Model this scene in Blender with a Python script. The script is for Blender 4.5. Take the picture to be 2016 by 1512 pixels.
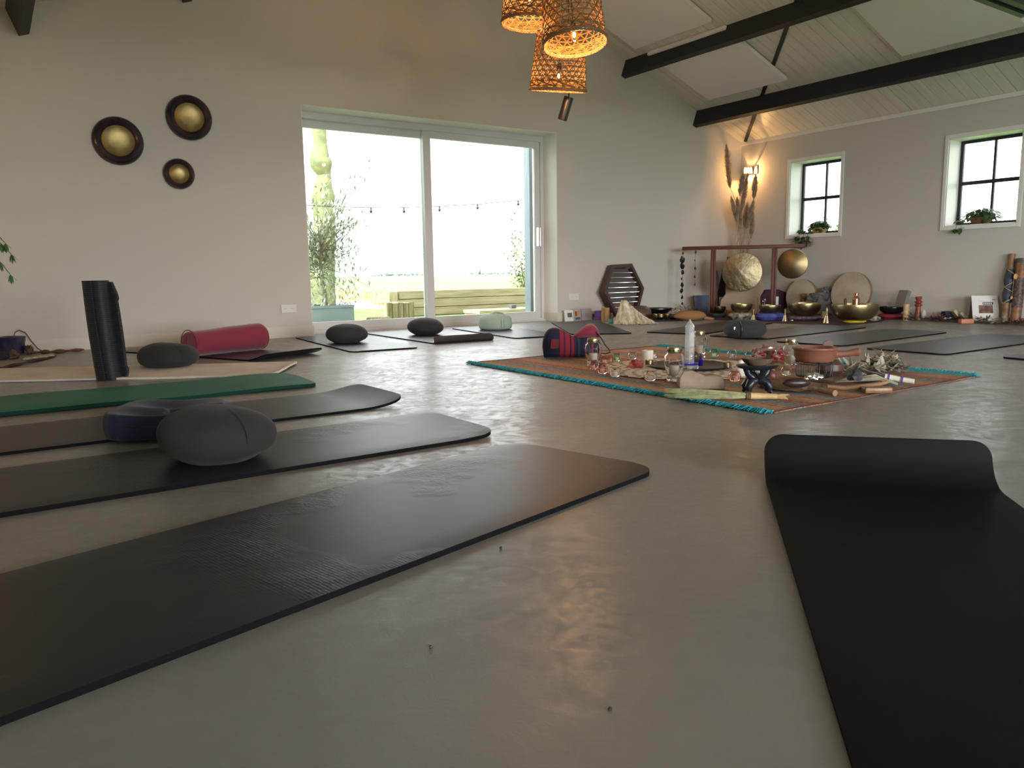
import bpy, bmesh, math, random
from mathutils import Vector, Matrix, noise
random.seed(7)
for o in list(bpy.data.objects): bpy.data.objects.remove(o)
S = bpy.context.scene
C = S.collection
R = math.radians
# ------------------------------------------------------------------ camera
FPX = 1514.9
YAW, PIT, ROL, EYE = R(34.113), R(8.157), R(-.886), .60
F = Vector((math.sin(YAW)*math.cos(PIT), math.cos(YAW)*math.cos(PIT), -math.sin(PIT)))
r_ = Vector((math.cos(YAW), -math.sin(YAW), 0)); u_ = r_.cross(F)
RT = r_*math.cos(ROL)+u_*math.sin(ROL); UP = -r_*math.sin(ROL)+u_*math.cos(ROL)
cam = bpy.data.cameras.new('camera'); co = bpy.data.objects.new('camera', cam); C.objects.link(co)
cam.sensor_width = 36; cam.lens = FPX/2016*36; cam.clip_start = .02; cam.clip_end = 3000
m = Matrix((RT, UP, -F)).transposed().to_4x4(); m.translation = Vector((0, 0, EYE)); co.matrix_world = m
S.camera = co
# ------------------------------------------------------------------ view, world, portals
S.view_settings.view_transform = 'Standard'; S.view_settings.look = 'None'
S.view_settings.gamma = 1; S.view_settings.use_curve_mapping = False
S.view_settings.exposure = 0.32
SKY_FRONT, SKY_BACK = 3.5, 20.0
w = bpy.data.worlds.new('overcast'); S.world = w; w.use_nodes = True
nt = w.node_tree; nt.nodes.clear()
tc = nt.nodes.new('ShaderNodeTexCoord'); 
mr = nt.nodes.new('ShaderNodeMapRange'); mr.inputs['From Min'].default_value = -.75; mr.inputs['From Max'].default_value = .15
mr.inputs['To Min'].default_value = SKY_BACK; mr.inputs['To Max'].default_value = SKY_FRONT; mr.interpolation_type = 'SMOOTHSTEP'
bg = nt.nodes.new('ShaderNodeBackground'); bg.inputs['Color'].default_value = (.95, .985, 1, 1)
wo = nt.nodes.new('ShaderNodeOutputWorld')
dt = nt.nodes.new('ShaderNodeVectorMath'); dt.operation = 'DOT_PRODUCT'; dt.inputs[1].default_value = (.62, .78, 0)
nt.links.new(tc.outputs['Generated'], dt.inputs[0]); nt.links.new(dt.outputs['Value'], mr.inputs['Value'])
nt.links.new(mr.outputs[0], bg.inputs['Strength']); nt.links.new(bg.outputs[0], wo.inputs[0])
def portal(name, loc, rot, sx, sy):
    l = bpy.data.lights.new(name, 'AREA'); l.shape = 'RECTANGLE'; l.size = sx; l.size_y = sy; l.cycles.is_portal = True
    o = bpy.data.objects.new(name, l); C.objects.link(o); o.location = loc; o.rotation_euler = rot
WX, WY, LX, FY = 9.27, 7.65, -.65, -6.5       # inner faces of the right, back, left and front walls
portal('portal_door', (4.31, WY+.5, 1.14), (R(-90), 0, 0), 3.2, 2.3)
portal('portal_window_a', (WX+.5, 6.42, 1.55), (0, R(90), 0), 1.0, .8)
portal('portal_window_b', (WX+.5, 4.31, 1.55), (0, R(90), 0), 1.0, .7)
portal('portal_front', (3.0, FY-.3, 1.2), (R(90), 0, 0), 5, 2.3)
portal('portal_left', (LX-.5, -4.5, 1.35), (0, R(-90), 0), 2.1, 3.6)
# ------------------------------------------------------------------ pixel <-> place helpers
def ray(x, y): return RT*((x-1008)/FPX)-UP*((y-756)/FPX)+F
def G(x, y, z=0, dr=0):
    d = ray(x, y); p = d*((z-EYE)/d.z)+Vector((0, 0, EYE))
    h = Vector((d.x, d.y, 0)).normalized(); p += h*dr; return p
def GC(x, y, z=0, dr=0):      # floor point kept inside the room
    p = G(x, y, z, dr); d = Vector((p.x, p.y))
    s = min(1, 9.12/p.x if p.x > 0 else 1, 7.5/p.y if p.y > 0 else 1)
    return Vector((p.x*s, p.y*s, p.z))
def onX(x, y, X): d = ray(x, y); return d*(X/d.x)+Vector((0, 0, EYE))
def onY(x, y, Y): d = ray(x, y); return d*(Y/d.y)+Vector((0, 0, EYE))
def onP(x, y, p, n): d = ray(x, y); e = Vector((0, 0, EYE)); return d*((Vector(p)-e).dot(n)/d.dot(n))+e
def depth(p): return (Vector(p)-Vector((0, 0, EYE))).dot(F)
def met(px, p): return px*depth(p)/FPX          # length of px pixels at p
def face(p): return math.atan2(-p[1], -p[0])    # heading from p to the viewer
# ------------------------------------------------------------------ materials
MC = {}
def mat(name, col, rough=.6, metal=0, bump=0, bscale=40, var=0, vscale=6, col2=None, spec=.5, trans=0, ior=1.45, emit=None, estr=0, sheen=0, coords='Object', stretch=None, subs=0):
    if name in MC: return MC[name]
    M = bpy.data.materials.new(name); M.use_nodes = True; n = M.node_tree; b = n.nodes['Principled BSDF']
    b.inputs['Base Color'].default_value = (*col, 1); b.inputs['Roughness'].default_value = rough; b.inputs['Metallic'].default_value = metal
    b.inputs['Specular IOR Level'].default_value = spec; b.inputs['Transmission Weight'].default_value = trans; b.inputs['IOR'].default_value = ior
    b.inputs['Sheen Weight'].default_value = sheen
    if emit: b.inputs['Emission Color'].default_value = (*emit, 1); b.inputs['Emission Strength'].default_value = estr
    t = n.nodes.new('ShaderNodeTexCoord'); mp = n.nodes.new('ShaderNodeMapping'); n.links.new(t.outputs[coords], mp.inputs[0])
    if stretch: mp.inputs['Scale'].default_value = stretch
    if var or col2:
        nz = n.nodes.new('ShaderNodeTexNoise'); nz.inputs['Scale'].default_value = vscale; nz.inputs['Detail'].default_value = 5
        n.links.new(mp.outputs[0], nz.inputs['Vector'])
        cr = n.nodes.new('ShaderNodeValToRGB'); cr.color_ramp.elements[0].position = .35; cr.color_ramp.elements[1].position = .65
        c2 = col2 if col2 else tuple(min(1, c*(1+var)) for c in col)
        c1 = col if col2 else tuple(c*(1-var) for c in col)
        cr.color_ramp.elements[0].color = (*c1, 1); cr.color_ramp.elements[1].color = (*c2, 1)
        n.links.new(nz.outputs['Fac'], cr.inputs[0]); n.links.new(cr.outputs[0], b.inputs['Base Color'])
    if bump:
        nb = n.nodes.new('ShaderNodeTexNoise'); nb.inputs['Scale'].default_value = bscale; nb.inputs['Detail'].default_value = 6
        n.links.new(mp.outputs[0], nb.inputs['Vector'])
        bp = n.nodes.new('ShaderNodeBump'); bp.inputs['Strength'].default_value = bump; bp.inputs['Distance'].default_value = .01
        n.links.new(nb.outputs['Fac'], bp.inputs['Height']); n.links.new(bp.outputs[0], b.inputs['Normal'])
    MC[name] = M; return M
def N(M, kind, **kw):
    nd = M.node_tree.nodes.new(kind)
    for k, v in kw.items():
        if k in nd.inputs: nd.inputs[k].default_value = v
        else: setattr(nd, k, v)
    return nd
def L(M, a, b): M.node_tree.links.new(a, b)
def PB(M): return M.node_tree.nodes['Principled BSDF']
# concrete floor
def floor_mat():
    M = mat('polished_concrete', (.235, .22, .204), .3, var=.09, vscale=1.3)
    b = PB(M); t = N(M, 'ShaderNodeTexCoord')
    n1 = N(M, 'ShaderNodeTexNoise', Scale=2.2, Detail=9, Roughness=.62); L(M, t.outputs['Object'], n1.inputs['Vector'])
    mp = N(M, 'ShaderNodeMapping'); mp.inputs['Scale'].default_value = (1.6, 2.6, 1); mp.inputs['Rotation'].default_value = (0, 0, R(35))
    L(M, t.outputs['Object'], mp.inputs[0])
    n2 = N(M, 'ShaderNodeTexNoise', Scale=6, Detail=8, Roughness=.7, Distortion=1.2); L(M, mp.outputs[0], n2.inputs['Vector'])
    mx = N(M, 'ShaderNodeMath', operation='ADD'); L(M, n1.outputs['Fac'], mx.inputs[0]); L(M, n2.outputs['Fac'], mx.inputs[1])
    mr = N(M, 'ShaderNodeMapRange'); mr.inputs['From Min'].default_value = .7; mr.inputs['From Max'].default_value = 1.3
    mr.inputs['To Min'].default_value = .36; mr.inputs['To Max'].default_value = .60
    L(M, mx.outputs[0], mr.inputs['Value']); L(M, mr.outputs[0], b.inputs['Roughness'])
    n3 = N(M, 'ShaderNodeTexNoise', Scale=26, Detail=8, Roughness=.7, Distortion=1.5); L(M, t.outputs['Object'], n3.inputs['Vector'])
    bp = N(M, 'ShaderNodeBump', Strength=.3, Distance=.0016); L(M, n3.outputs['Fac'], bp.inputs['Height']); L(M, bp.outputs[0], b.inputs['Normal'])
    b.inputs['Specular IOR Level'].default_value = .5; b.inputs['Coat Weight'].default_value = .22; b.inputs['Coat Roughness'].default_value = .2
    L(M, bp.outputs[0], b.inputs['Coat Normal'])
    n4 = N(M, 'ShaderNodeTexNoise', Scale=9, Detail=10, Roughness=.7, Distortion=2.2); L(M, t.outputs['Object'], n4.inputs['Vector'])
    m4 = N(M, 'ShaderNodeMapRange'); m4.inputs['From Min'].default_value = .38; m4.inputs['From Max'].default_value = .62; m4.inputs['To Min'].default_value = .04; m4.inputs['To Max'].default_value = .5
    L(M, n4.outputs['Fac'], m4.inputs['Value']); L(M, m4.outputs[0], b.inputs['Coat Weight'])
    return M
# yoga mat: fine cross ribs where worn
def mat_foam(name, col, rough=.5, ribs=.25, spec=.35):
    M = mat(name, col, rough, spec=spec, var=.06, vscale=3)
    b = PB(M); t = N(M, 'ShaderNodeTexCoord')
    wv = N(M, 'ShaderNodeTexWave', Scale=38, Distortion=.6, Detail=1); wv.bands_direction = 'X'; L(M, t.outputs['Object'], wv.inputs['Vector'])
    nz = N(M, 'ShaderNodeTexNoise', Scale=2.0, Detail=3); L(M, t.outputs['Object'], nz.inputs['Vector'])
    nf = N(M, 'ShaderNodeTexNoise', Scale=28, Detail=7, Roughness=.65); L(M, t.outputs['Object'], nf.inputs['Vector'])
    mr = N(M, 'ShaderNodeMapRange'); mr.inputs['From Min'].default_value = .53; mr.inputs['From Max'].default_value = .68; L(M, nz.outputs['Fac'], mr.inputs['Value'])
    ad = N(M, 'ShaderNodeMath', operation='MULTIPLY_ADD'); L(M, nf.outputs['Fac'], ad.inputs[0]); ad.inputs[1].default_value = 5.0; wm = N(M, 'ShaderNodeMath', operation='MULTIPLY'); wm.inputs[1].default_value = .45; L(M, wv.outputs['Fac'], wm.inputs[0]); L(M, wm.outputs[0], ad.inputs[2])
    mu = N(M, 'ShaderNodeMath', operation='MULTIPLY'); L(M, ad.outputs[0], mu.inputs[0]); L(M, mr.outputs[0], mu.inputs[1])
    a2 = N(M, 'ShaderNodeMath', operation='MULTIPLY_ADD'); L(M, nf.outputs['Fac'], a2.inputs[0]); a2.inputs[1].default_value = .35; L(M, mu.outputs[0], a2.inputs[2])
    bp = N(M, 'ShaderNodeBump', Strength=ribs, Distance=.003); L(M, a2.outputs[0], bp.inputs['Height']); L(M, bp.outputs[0], b.inputs['Normal'])
    return M
def glass_thin(name, tint=(1, 1, 1), refl=.06):
    M = bpy.data.materials.new(name); M.use_nodes = True; n = M.node_tree; n.nodes.clear()
    o = n.nodes.new('ShaderNodeOutputMaterial'); mx = n.nodes.new('ShaderNodeMixShader'); tr = n.nodes.new('ShaderNodeBsdfTransparent'); gl = n.nodes.new('ShaderNodeBsdfGlossy')
    tr.inputs[0].default_value = (*tint, 1); gl.inputs['Roughness'].default_value = .02; gl.inputs[0].default_value = (1, 1, 1, 1)
    fr = n.nodes.new('ShaderNodeLayerWeight'); fr.inputs['Blend'].default_value = refl*3
    n.links.new(fr.outputs['Fresnel'], mx.inputs[0]); n.links.new(tr.outputs[0], mx.inputs[1]); n.links.new(gl.outputs[0], mx.inputs[2]); n.links.new(mx.outputs[0], o.inputs[0])
    return M
FLOOR = floor_mat()
PLASTER = mat('greige_plaster', (.57, .545, .50), .85, bump=.05, bscale=90)
WHITE = mat('white_paint', (.78, .77, .73), .45)
SKIRT = mat('skirting_paint', (.62, .58, .52), .5)
ALU = mat('frame_grey_white', (.62, .63, .63), .4)
BLACKP = mat('black_steel', (.02, .022, .028), .45)
CUTE = mat('shaded_cut_edge', (.006, .006, .007), .8, spec=.1)  # mat sides: shade put into the edge colour
BEAM = mat('black_stained_beam', (.018, .018, .022), .55, bump=.25, bscale=25, stretch=(8, 1, 8))
PANE = glass_thin('window_pane', (.97, .985, .98))
FOAM = mat_foam('black_foam', (.019, .020, .023), .40, .3)
FOAM2 = mat_foam('charcoal_foam', (.028, .028, .032), .38, .15, .45)
FOAMB = mat_foam('brown_black_foam', (.03, .024, .023), .42, .1)
FOAMG = mat_foam('green_foam', (.02, .15, .095), .6, .15)
SOOT = mat_foam('soft_black_foam', (.007, .007, .007), .6, .05, .10)
GREYC = mat('grey_cotton', (.024, .021, .02), .9, bump=.12, bscale=180, sheen=.05)
BLUEC = mat('slate_cotton', (.03, .028, .033), .9, bump=.12, bscale=180, sheen=.05)
MINT = mat('mint_cotton', (.36, .46, .40), .9, bump=.12, bscale=180)
RED = mat('raspberry_cotton', (.22, .016, .045), .85, bump=.15, bscale=120, sheen=.3)
NAVY = mat('navy_velour', (.011, .018, .042), .8, sheen=.1, bump=.08, bscale=200)
BRASS = mat('hammered_brass', (.34, .275, .15), .36, 1, bump=.3, bscale=28)
BRASSD = mat('dark_brass', (.2, .15, .08), .4, 1, bump=.2, bscale=28)
GOLD = mat('antique_gold', (.45, .33, .13), .42, .8, bump=.2, bscale=20, col2=(.25, .19, .09), vscale=7)
DARKW = mat('dark_bronze', (.05, .035, .045), .25, .3, var=.5, vscale=5)
REDWOOD = mat('red_stained_wood', (.12, .03, .02), .5, bump=.15, bscale=30)
WOOD = mat('mid_wood', (.25, .14, .07), .55, var=.3, vscale=12)
BAMBOO = mat('bamboo', (.5, .34, .16), .55, var=.2, vscale=14)
CANE = mat('bamboo_cane_strip', (.25, .13, .045), .6, var=.2, vscale=20)
CANED = mat('bamboo_rim', (.28, .17, .09), .6, bump=.4, bscale=50)
TERRA = mat('terracotta', (.2, .075, .045), .5, bump=.06, bscale=60)
WAX = mat('cream_wax', (.78, .72, .6), .5)
WAXB = mat('tan_wax', (.55, .36, .18), .45, var=.12, vscale=20)
SKIN = mat('drum_hide', (.52, .45, .34), .6, col2=(.36, .3, .22), vscale=4, bump=.06)
PAPER = mat('white_card', (.75, .74, .72), .6)
DKCL = mat('maroon_cloth', (.07, .02, .035), .9, bump=.3, bscale=60)
DKNV = mat('dark_navy_cloth', (.02, .022, .035), .85, bump=.3, bscale=20)
TEAL = mat('teal_fringe', (.03, .30, .36), .8, bump=.4, bscale=120)
GLASS = mat('clear_glass', (1, 1, 1), .02, trans=1, ior=1.2)
GPINK = mat('pink_glass', (1, .72, .74), .03, trans=1, ior=1.2)
GGRN = mat('green_glass', (.75, .95, .82), .03, trans=1, ior=1.2)
CRYST = mat('rock_crystal', (.95, .96, .98), .05, trans=.82, ior=1.3)
COBALT = mat('cobalt_glass', (.02, .01, .3), .1, spec=.8)
LEAF = mat('dark_green_leaf', (.045, .12, .035), .45, var=.4, vscale=12)
LEAFL = mat('light_green_leaf', (.25, .4, .12), .5, var=.3, vscale=9)
STEMG = mat('green_stem', (.12, .16, .06), .6)
DRYL = mat('dry_leaf', (.25, .2, .14), .8, var=.4, vscale=18)
SAGE = mat('pale_dried_sage', (.5, .46, .36), .85, col2=(.3, .27, .2), vscale=16)
BLACK = mat('black_plastic', (.012, .012, .016), .4)
CARVED = mat('black_carved_wood', (.012, .014, .022), .3, bump=.3, bscale=40)
BARK = mat('bark_brown', (.1, .065, .04), .75, bump=.6, bscale=30, var=.4, vscale=16)
ROCKT = mat('tan_agate', (.30, .21, .14), .5, col2=(.16, .10, .065), vscale=9, bump=.25, bscale=14)
ROCKD = mat('dark_rock', (.04, .038, .045), .35, bump=.5, bscale=12)
ROCKR = mat('red_jasper', (.3, .05, .035), .5, bump=.5, bscale=18)
SILVER = mat('chrome_silver', (.8, .8, .82), .12, 1)
GBARK = mat('grey_winter_bark', (.22, .21, .2), .9)
STRAW = mat('green_straw', (.33, .33, .17), .8, var=.3, vscale=30)
FUR = mat('cream_fur', (.8, .74, .6), .7, col2=(.45, .36, .24), vscale=34, stretch=(1, 1, .35))
PAMPAS = mat('pampas_tan', (.48, .36, .25), .9, var=.2, vscale=20)
# ------------------------------------------------------------------ mesh helpers
I4 = Matrix.Identity(4)
def T(x, y, z): return Matrix.Translation((x, y, z))
def RX(a): return Matrix.Rotation(a, 4, 'X')
def RY(a): return Matrix.Rotation(a, 4, 'Y')
def RZ(a): return Matrix.Rotation(a, 4, 'Z')
def SC(x, y, z): return Matrix.Diagonal((x, y, z, 1))
def nb(): return bmesh.new()
def box(bm, x0, x1, y0, y1, z0, z1, M=I4, bev=0):
    t = bmesh.new(); bmesh.ops.create_cube(t, size=1)
    for v in t.verts: v.co = Vector(((x0+x1)/2+v.co.x*(x1-x0), (y0+y1)/2+v.co.y*(y1-y0), (z0+z1)/2+v.co.z*(z1-z0)))
    if bev: bmesh.ops.bevel(t, geom=t.edges[:], offset=bev, segments=2, profile=.5, affect='EDGES')
    merge(bm, t, M); return bm
def merge(bm, t, M=I4):
    mp = {}
    for v in t.verts: mp[v] = bm.verts.new(M @ v.co)
    for f in t.faces:
        try: bm.faces.new([mp[v] for v in f.verts])
        except ValueError: pass
    t.free()
def lathe(bm, prof, M=I4, seg=32, fr=None):
    rings = []
    for k, (r, z) in enumerate(prof):
        if r < 1e-6: rings.append([bm.verts.new(M @ Vector((0, 0, z)))])
        else: rings.append([bm.verts.new(M @ Vector((r*math.cos(a)*(fr(a, k) if fr else 1), r*math.sin(a)*(fr(a, k) if fr else 1), z))) for a in [2*math.pi*i/seg for i in range(seg)]])
    for a, b in zip(rings, rings[1:]):
        for i in range(seg):
            j = (i+1) % seg
            if len(a) == 1 and len(b) == 1: continue
            if len(a) == 1: bm.faces.new((a[0], b[i], b[j]))
            elif len(b) == 1: bm.faces.new((a[i], a[j], b[0]))
            else: bm.faces.new((a[i], a[j], b[j], b[i]))
    return bm
def tube(bm, pts, rad, seg=8, M=I4, flat=1, cap=True):
    pts = [Vector(p) for p in pts]; n = len(pts); rad = rad if isinstance(rad, (list, tuple)) else [rad]*n
    up = Vector((0, 0, 1)); prev = None; rings = []
    for i in range(n):
        t = (pts[min(i+1, n-1)]-pts[max(i-1, 0)]).normalized()
        if prev is None:
            a = t.cross(up)
            if a.length < .1: a = t.cross(Vector((1, 0, 0)))
            a.normalize()
        else:
            a = prev-t*prev.dot(t)
            a = a.normalized() if a.length > 1e-5 else t.orthogonal().normalized()
        prev = a; b = t.cross(a)
        rings.append([bm.verts.new(M @ (pts[i]+(a*math.cos(q)+b*math.sin(q)*flat)*rad[i])) for q in [2*math.pi*k/seg for k in range(seg)]])
    for a, b in zip(rings, rings[1:]):
        for i in range(seg): bm.faces.new((a[i], a[(i+1) % seg], b[(i+1) % seg], b[i]))
    if cap:
        bm.faces.new(rings[0][::-1]); bm.faces.new(rings[-1])
    return bm
def blob(bm, c, rad, amp=.15, fq=1.5, sub=3, seed=0, M=I4, flatb=None):
    t = bmesh.new(); bmesh.ops.create_icosphere(t, subdivisions=sub, radius=1)
    for v in t.verts:
        k = 1+amp*noise.noise(v.co*fq+Vector((seed*3.1, seed*1.7, seed)))*2
        p = v.co*k
        if flatb is not None and p.z < flatb: p.z = flatb
        v.co = Vector((c[0]+p.x*rad[0], c[1]+p.y*rad[1], c[2]+p.z*rad[2]))
    merge(bm, t, M); return bm
def prism(bm, poly, z0, z1, M=I4):
    a = [bm.verts.new(M @ Vector((x, y, z0))) for x, y in poly]; b = [bm.verts.new(M @ Vector((x, y, z1))) for x, y in poly]
    bm.faces.new(a[::-1]); bm.faces.new(b)
    for i in range(len(poly)):
        j = (i+1) % len(poly); bm.faces.new((a[i], a[j], b[j], b[i]))
    return bm
def leaf(bm, p, d, ln, wd, up=Vector((0, 0, 1)), droop=.2):
    d = Vector(d).normalized(); s = d.cross(up)
    if s.length < .05: s = d.orthogonal()
    s.normalize(); nrm = s.cross(d)
    p = Vector(p); a = bm.verts.new(p); q = []
    for t, w_ in ((.3, 1), (.65, .75)):
        c = p+d*ln*t-nrm*droop*ln*t*t
        q.append((bm.verts.new(c+s*wd*.5*w_), bm.verts.new(c-nrm*wd*.08), bm.verts.new(c-s*wd*.5*w_)))
    e = bm.verts.new(p+d*ln-nrm*droop*ln)
    bm.faces.new((a, q[0][0], q[0][1])); bm.faces.new((a, q[0][1], q[0][2]))
    bm.faces.new((q[0][0], q[1][0], q[1][1], q[0][1])); bm.faces.new((q[0][1], q[1][1], q[1][2], q[0][2]))
    bm.faces.new((q[1][0], e, q[1][1])); bm.faces.new((q[1][1], e, q[1][2]))
def rv(k=1): return Vector((random.uniform(-1, 1), random.uniform(-1, 1), random.uniform(-1, 1)))*k
def obj(name, bm, m, parent=None, smooth=True, bev=0, sub=0, loc=None, label=None, ang=40):
    bmesh.ops.recalc_face_normals(bm, faces=bm.faces)
    me = bpy.data.meshes.new(name); bm.to_mesh(me); bm.free()
    o = bpy.data.objects.new(name, me); C.objects.link(o)
    if m: me.materials.append(m)
    if smooth:
        for p in me.polygons: p.use_smooth = True
        me.set_sharp_from_angle(angle=R(ang))
    if bev:
        b = o.modifiers.new('b', 'BEVEL'); b.width = bev; b.segments = 2; b.limit_method = 'ANGLE'
    if sub:
        b = o.modifiers.new('s', 'SUBSURF'); b.levels = sub; b.render_levels = sub
    if parent: o.parent = parent
    if loc: o.location = loc
    if label: o['label'] = label
    return o
def thing(name, label, cat, loc=(0, 0, 0), rz=0, group=None):
    o = bpy.data.objects.new(name, None); C.objects.link(o); o.empty_display_size = .05
    o.location = loc; o.rotation_euler = (0, 0, rz); o['label'] = label; o['category'] = cat
    if group: o['group'] = group
    return o
def tag(o, label, cat, group=None, kind=None):
    o['label'] = label; o['category'] = cat
    if group: o['group'] = group
    if kind: o['kind'] = kind
    return o
def struct(name, bm, m, parent=None, smooth=False):
    o = obj(name, bm, m, parent, smooth=smooth)
    if not parent: o['kind'] = 'structure'
    return o
def dup(root, loc, rz, label, group=None):
    r = root.copy(); C.objects.link(r); r.location = loc; r.rotation_euler = (0, 0, rz); r['label'] = label
    if group: r['group'] = group
    for ch in list(root.children):
        c = ch.copy(); C.objects.link(c); c.parent = r
        for g in ch.children:
            d = g.copy(); C.objects.link(d); d.parent = c
    return r
# ================================================================== THE ROOM
XR, SL = 4.35, .369
def zr(x): return 2.427+SL*(WX-x) if x > XR else 2.427+SL*(WX-XR)-SL*(XR-x)
ZT = zr(XR)
DX0, DX1, DZ = 2.73, 5.89, 2.277
# floor
bm = nb(); box(bm, LX-.4, WX+.4, FY-.4, WY+.42, -.2, 0); struct('floor', bm, FLOOR)
# back wall with the sliding-door opening
bm = nb()
MXZ = Matrix(((1, 0, 0, 0), (0, 0, 1, 0), (0, 1, 0, 0), (0, 0, 0, 1)))      # (x,z,y) -> world
prism(bm, [(LX-.4, 0), (DX0, 0), (DX0, zr(DX0)), (LX-.4, zr(LX-.4))], WY, WY+.42, MXZ)
prism(bm, [(DX1, 0), (WX+.4, 0), (WX+.4, zr(WX+.4)), (DX1, zr(DX1))], WY, WY+.42, MXZ)
prism(bm, [(DX0, DZ), (DX1, DZ), (DX1, zr(DX1)), (XR, ZT), (DX0, zr(DX0))], WY, WY+.42, MXZ)
struct('wall_back', bm, PLASTER)
# right wall with two windows
WIN = [(6.04, 6.805), (3.93, 4.695)]; WZ0, WZ1 = 1.06, 2.045
bm = nb(); ys = [FY-.4, WIN[1][0], WIN[1][1], WIN[0][0], WIN[0][1], WY]
for i in (0, 2, 4): box(bm, WX, WX+.38, ys[i], ys[i+1], 0, 2.6)
for a, b in WIN: box(bm, WX, WX+.38, a, b, 0, WZ0); box(bm, WX, WX+.38, a, b, WZ1, 2.6)
struct('wall_right', bm, PLASTER)
bm = nb(); box(bm, LX-.4, LX, -2.7, WY, 0, 2.6); box(bm, LX-.4, LX, FY-.4, -6.3, 0, 2.6); box(bm, LX-.4, LX, -6.3, -2.7, 2.4, 2.6); box(bm, LX-.4, LX, -6.3, -2.7, 0, .3); struct('wall_left', bm, PLASTER)     # assumed opening behind the viewer, added to let fill light in
# front wall behind the viewer: with an unseen opening added to admit fill light
bm = nb(); FX0, FX1, FZ = .5, 5.5, 2.3
prism(bm, [(LX-.4, 0), (FX0, 0), (FX0, zr(FX0)), (LX-.4, zr(LX-.4))], FY-.4, FY, MXZ)
prism(bm, [(FX1, 0), (WX+.4, 0), (WX+.4, zr(WX+.4)), (FX1, zr(FX1))], FY-.4, FY, MXZ)
prism(bm, [(FX0, FZ), (FX1, FZ), (FX1, zr(FX1)), (XR, ZT), (FX0, zr(FX0))], FY-.4, FY, MXZ)
struct('wall_front', bm, PLASTER)
# ceiling boards, both slopes
CEILM = mat('ceiling_boards', (.74, .73, .64), .38, var=.05, vscale=3, stretch=(.4, 6, .4))
bm = nb()
def slope(x, y, off):      # point of the ceiling plane, off below it
    sgn = 1 if x > XR else -1
    n = Vector((SL*sgn, 0, 1)).normalized(); return Vector((x, y, zr(x)))-n*off
def slab(bm, xa, xb, y0, y1, o0, o1, side):
    sgn = 1 if side > 0 else -1; n = Vector((SL*sgn, 0, 1)).normalized()
    zz = lambda x: ZT-SL*abs(x-XR)
    c = [Vector((x, y, zz(x)))-n*o for o in (o0, o1) for y in (y0, y1) for x in (xa, xb)]
    v = [bm.verts.new(p) for p in c]
    for f in ((0, 1, 3, 2), (4, 6, 7, 5), (0, 4, 5, 1), (2, 3, 7, 6), (0, 2, 6, 4), (1, 5, 7, 3)): bm.faces.new([v[i] for i in f])
k = 0; y = 7.40
slab(bm, XR, WX+.5, FY-.4, WY+.45, -.22, -.008, 1); slab(bm, LX-.5, XR, FY-.4, WY+.45, -.22, -.008, -1)
yy = 7.40+1.13*.222
edges = []
y = 7.40+.1256*2
while y > FY:
    kk = round((7.40-y)/.1256); g = .009 if kk % 9 == 0 else .0035
    k2 = round((7.40-(y-.1256))/.1256); g2 = .009 if k2 % 9 == 0 else .0035
    ya, yb = y-.1256+g2/2, min(y-g/2, WY)
    slab(bm, XR, WX, ya, yb, -.01, 0, 1); slab(bm, LX, XR, ya, yb, -.01, 0, -1)
    y -= .1256
struct('ceiling', bm, CEILM)
# eave moulding on the right wall, skirtings
bm = nb(); box(bm, WX-.02, WX, FY, WY, 2.385, 2.432); struct('trim_1', bm, WHITE)
bm = nb(); box(bm, LX, DX0, WY-.014, WY, 0, .108); box(bm, DX0-.0, DX0+.014, WY-.014, WY+.27, 0, .108)
struct('baseboard_left_of_door', bm, SKIRT)
bm = nb(); box(bm, DX1, WX, WY-.014, WY, 0, .108); box(bm, DX1-.014, DX1, WY-.014, WY+.27, 0, .108)
struct('baseboard_back', bm, SKIRT)
bm = nb(); box(bm, WX-.014, WX, FY, WY-.014, 0, .108); struct('baseboard_right', bm, SKIRT)
# plastered reveal lining of the door (off white)
bm = nb(); REV = mat('white_reveal', (.74, .73, .68), .6)
box(bm, DX1-.006, DX1, WY+.001, WY+.28, .108, DZ); box(bm, DX0, DX0+.006, WY+.001, WY+.28, .108, DZ); box(bm, DX0, DX1, WY+.001, WY+.28, DZ-.006, DZ)
struct('trim_2', bm, REV)
# sliding door: outer frame, two sashes with panes
d = bpy.data.objects.new('door_1', None); C.objects.link(d); d['kind'] = 'structure'
Y0 = WY+.27
bm = nb()
box(bm, DX0, DX0+.05, Y0, Y0+.14, 0, DZ, bev=.003); box(bm, DX1-.05, DX1, Y0, Y0+.14, 0, DZ, bev=.003)
box(bm, DX0+.05, DX1-.05, Y0, Y0+.14, DZ-.07, DZ); box(bm, DX0+.05, DX1-.05, Y0, Y0+.14, 0, .035); box(bm, DX0, DX1, Y0-.03, Y0, 0, .02)
struct('frame', bm, ALU, d)
XM = 4.22
def sash(x0, x1, ya, yb, bot, top, st, st2):
    bm = nb(); box(bm, x0, x0+st, ya, yb, bot[0], top[1], bev=.003); box(bm, x1-st2, x1, ya, yb, bot[0], top[1], bev=.003)
    box(bm, x0+st, x1-st2, ya, yb, bot[0], bot[1], bev=.002); box(bm, x0+st, x1-st2, ya, yb, top[0], top[1], bev=.002)
    s = struct('sash', bm, ALU, d)
    bm = nb(); box(bm, x0+st, x1-st2, (ya+yb)/2-.004, (ya+yb)/2+.004, bot[1], top[0]); struct('pane', bm, PANE, s)
    return s
sash(DX0+.03, XM+.06, Y0+.09, Y0+.13, (.02, .115), (2.13, 2.22), .02, .05)
s = sash(XM, DX1-.05, Y0+.02, Y0+.07, (.02, .12), (2.13, 2.22), .095, .075)
bm = nb(); box(bm, DX1-.115, DX1-.085, Y0-.03, Y0+.02, .93, 1.17, bev=.006); box(bm, DX1-.078, DX1-.05, Y0-.02, Y0+.03, .93, 1.17, bev=.006)
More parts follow.
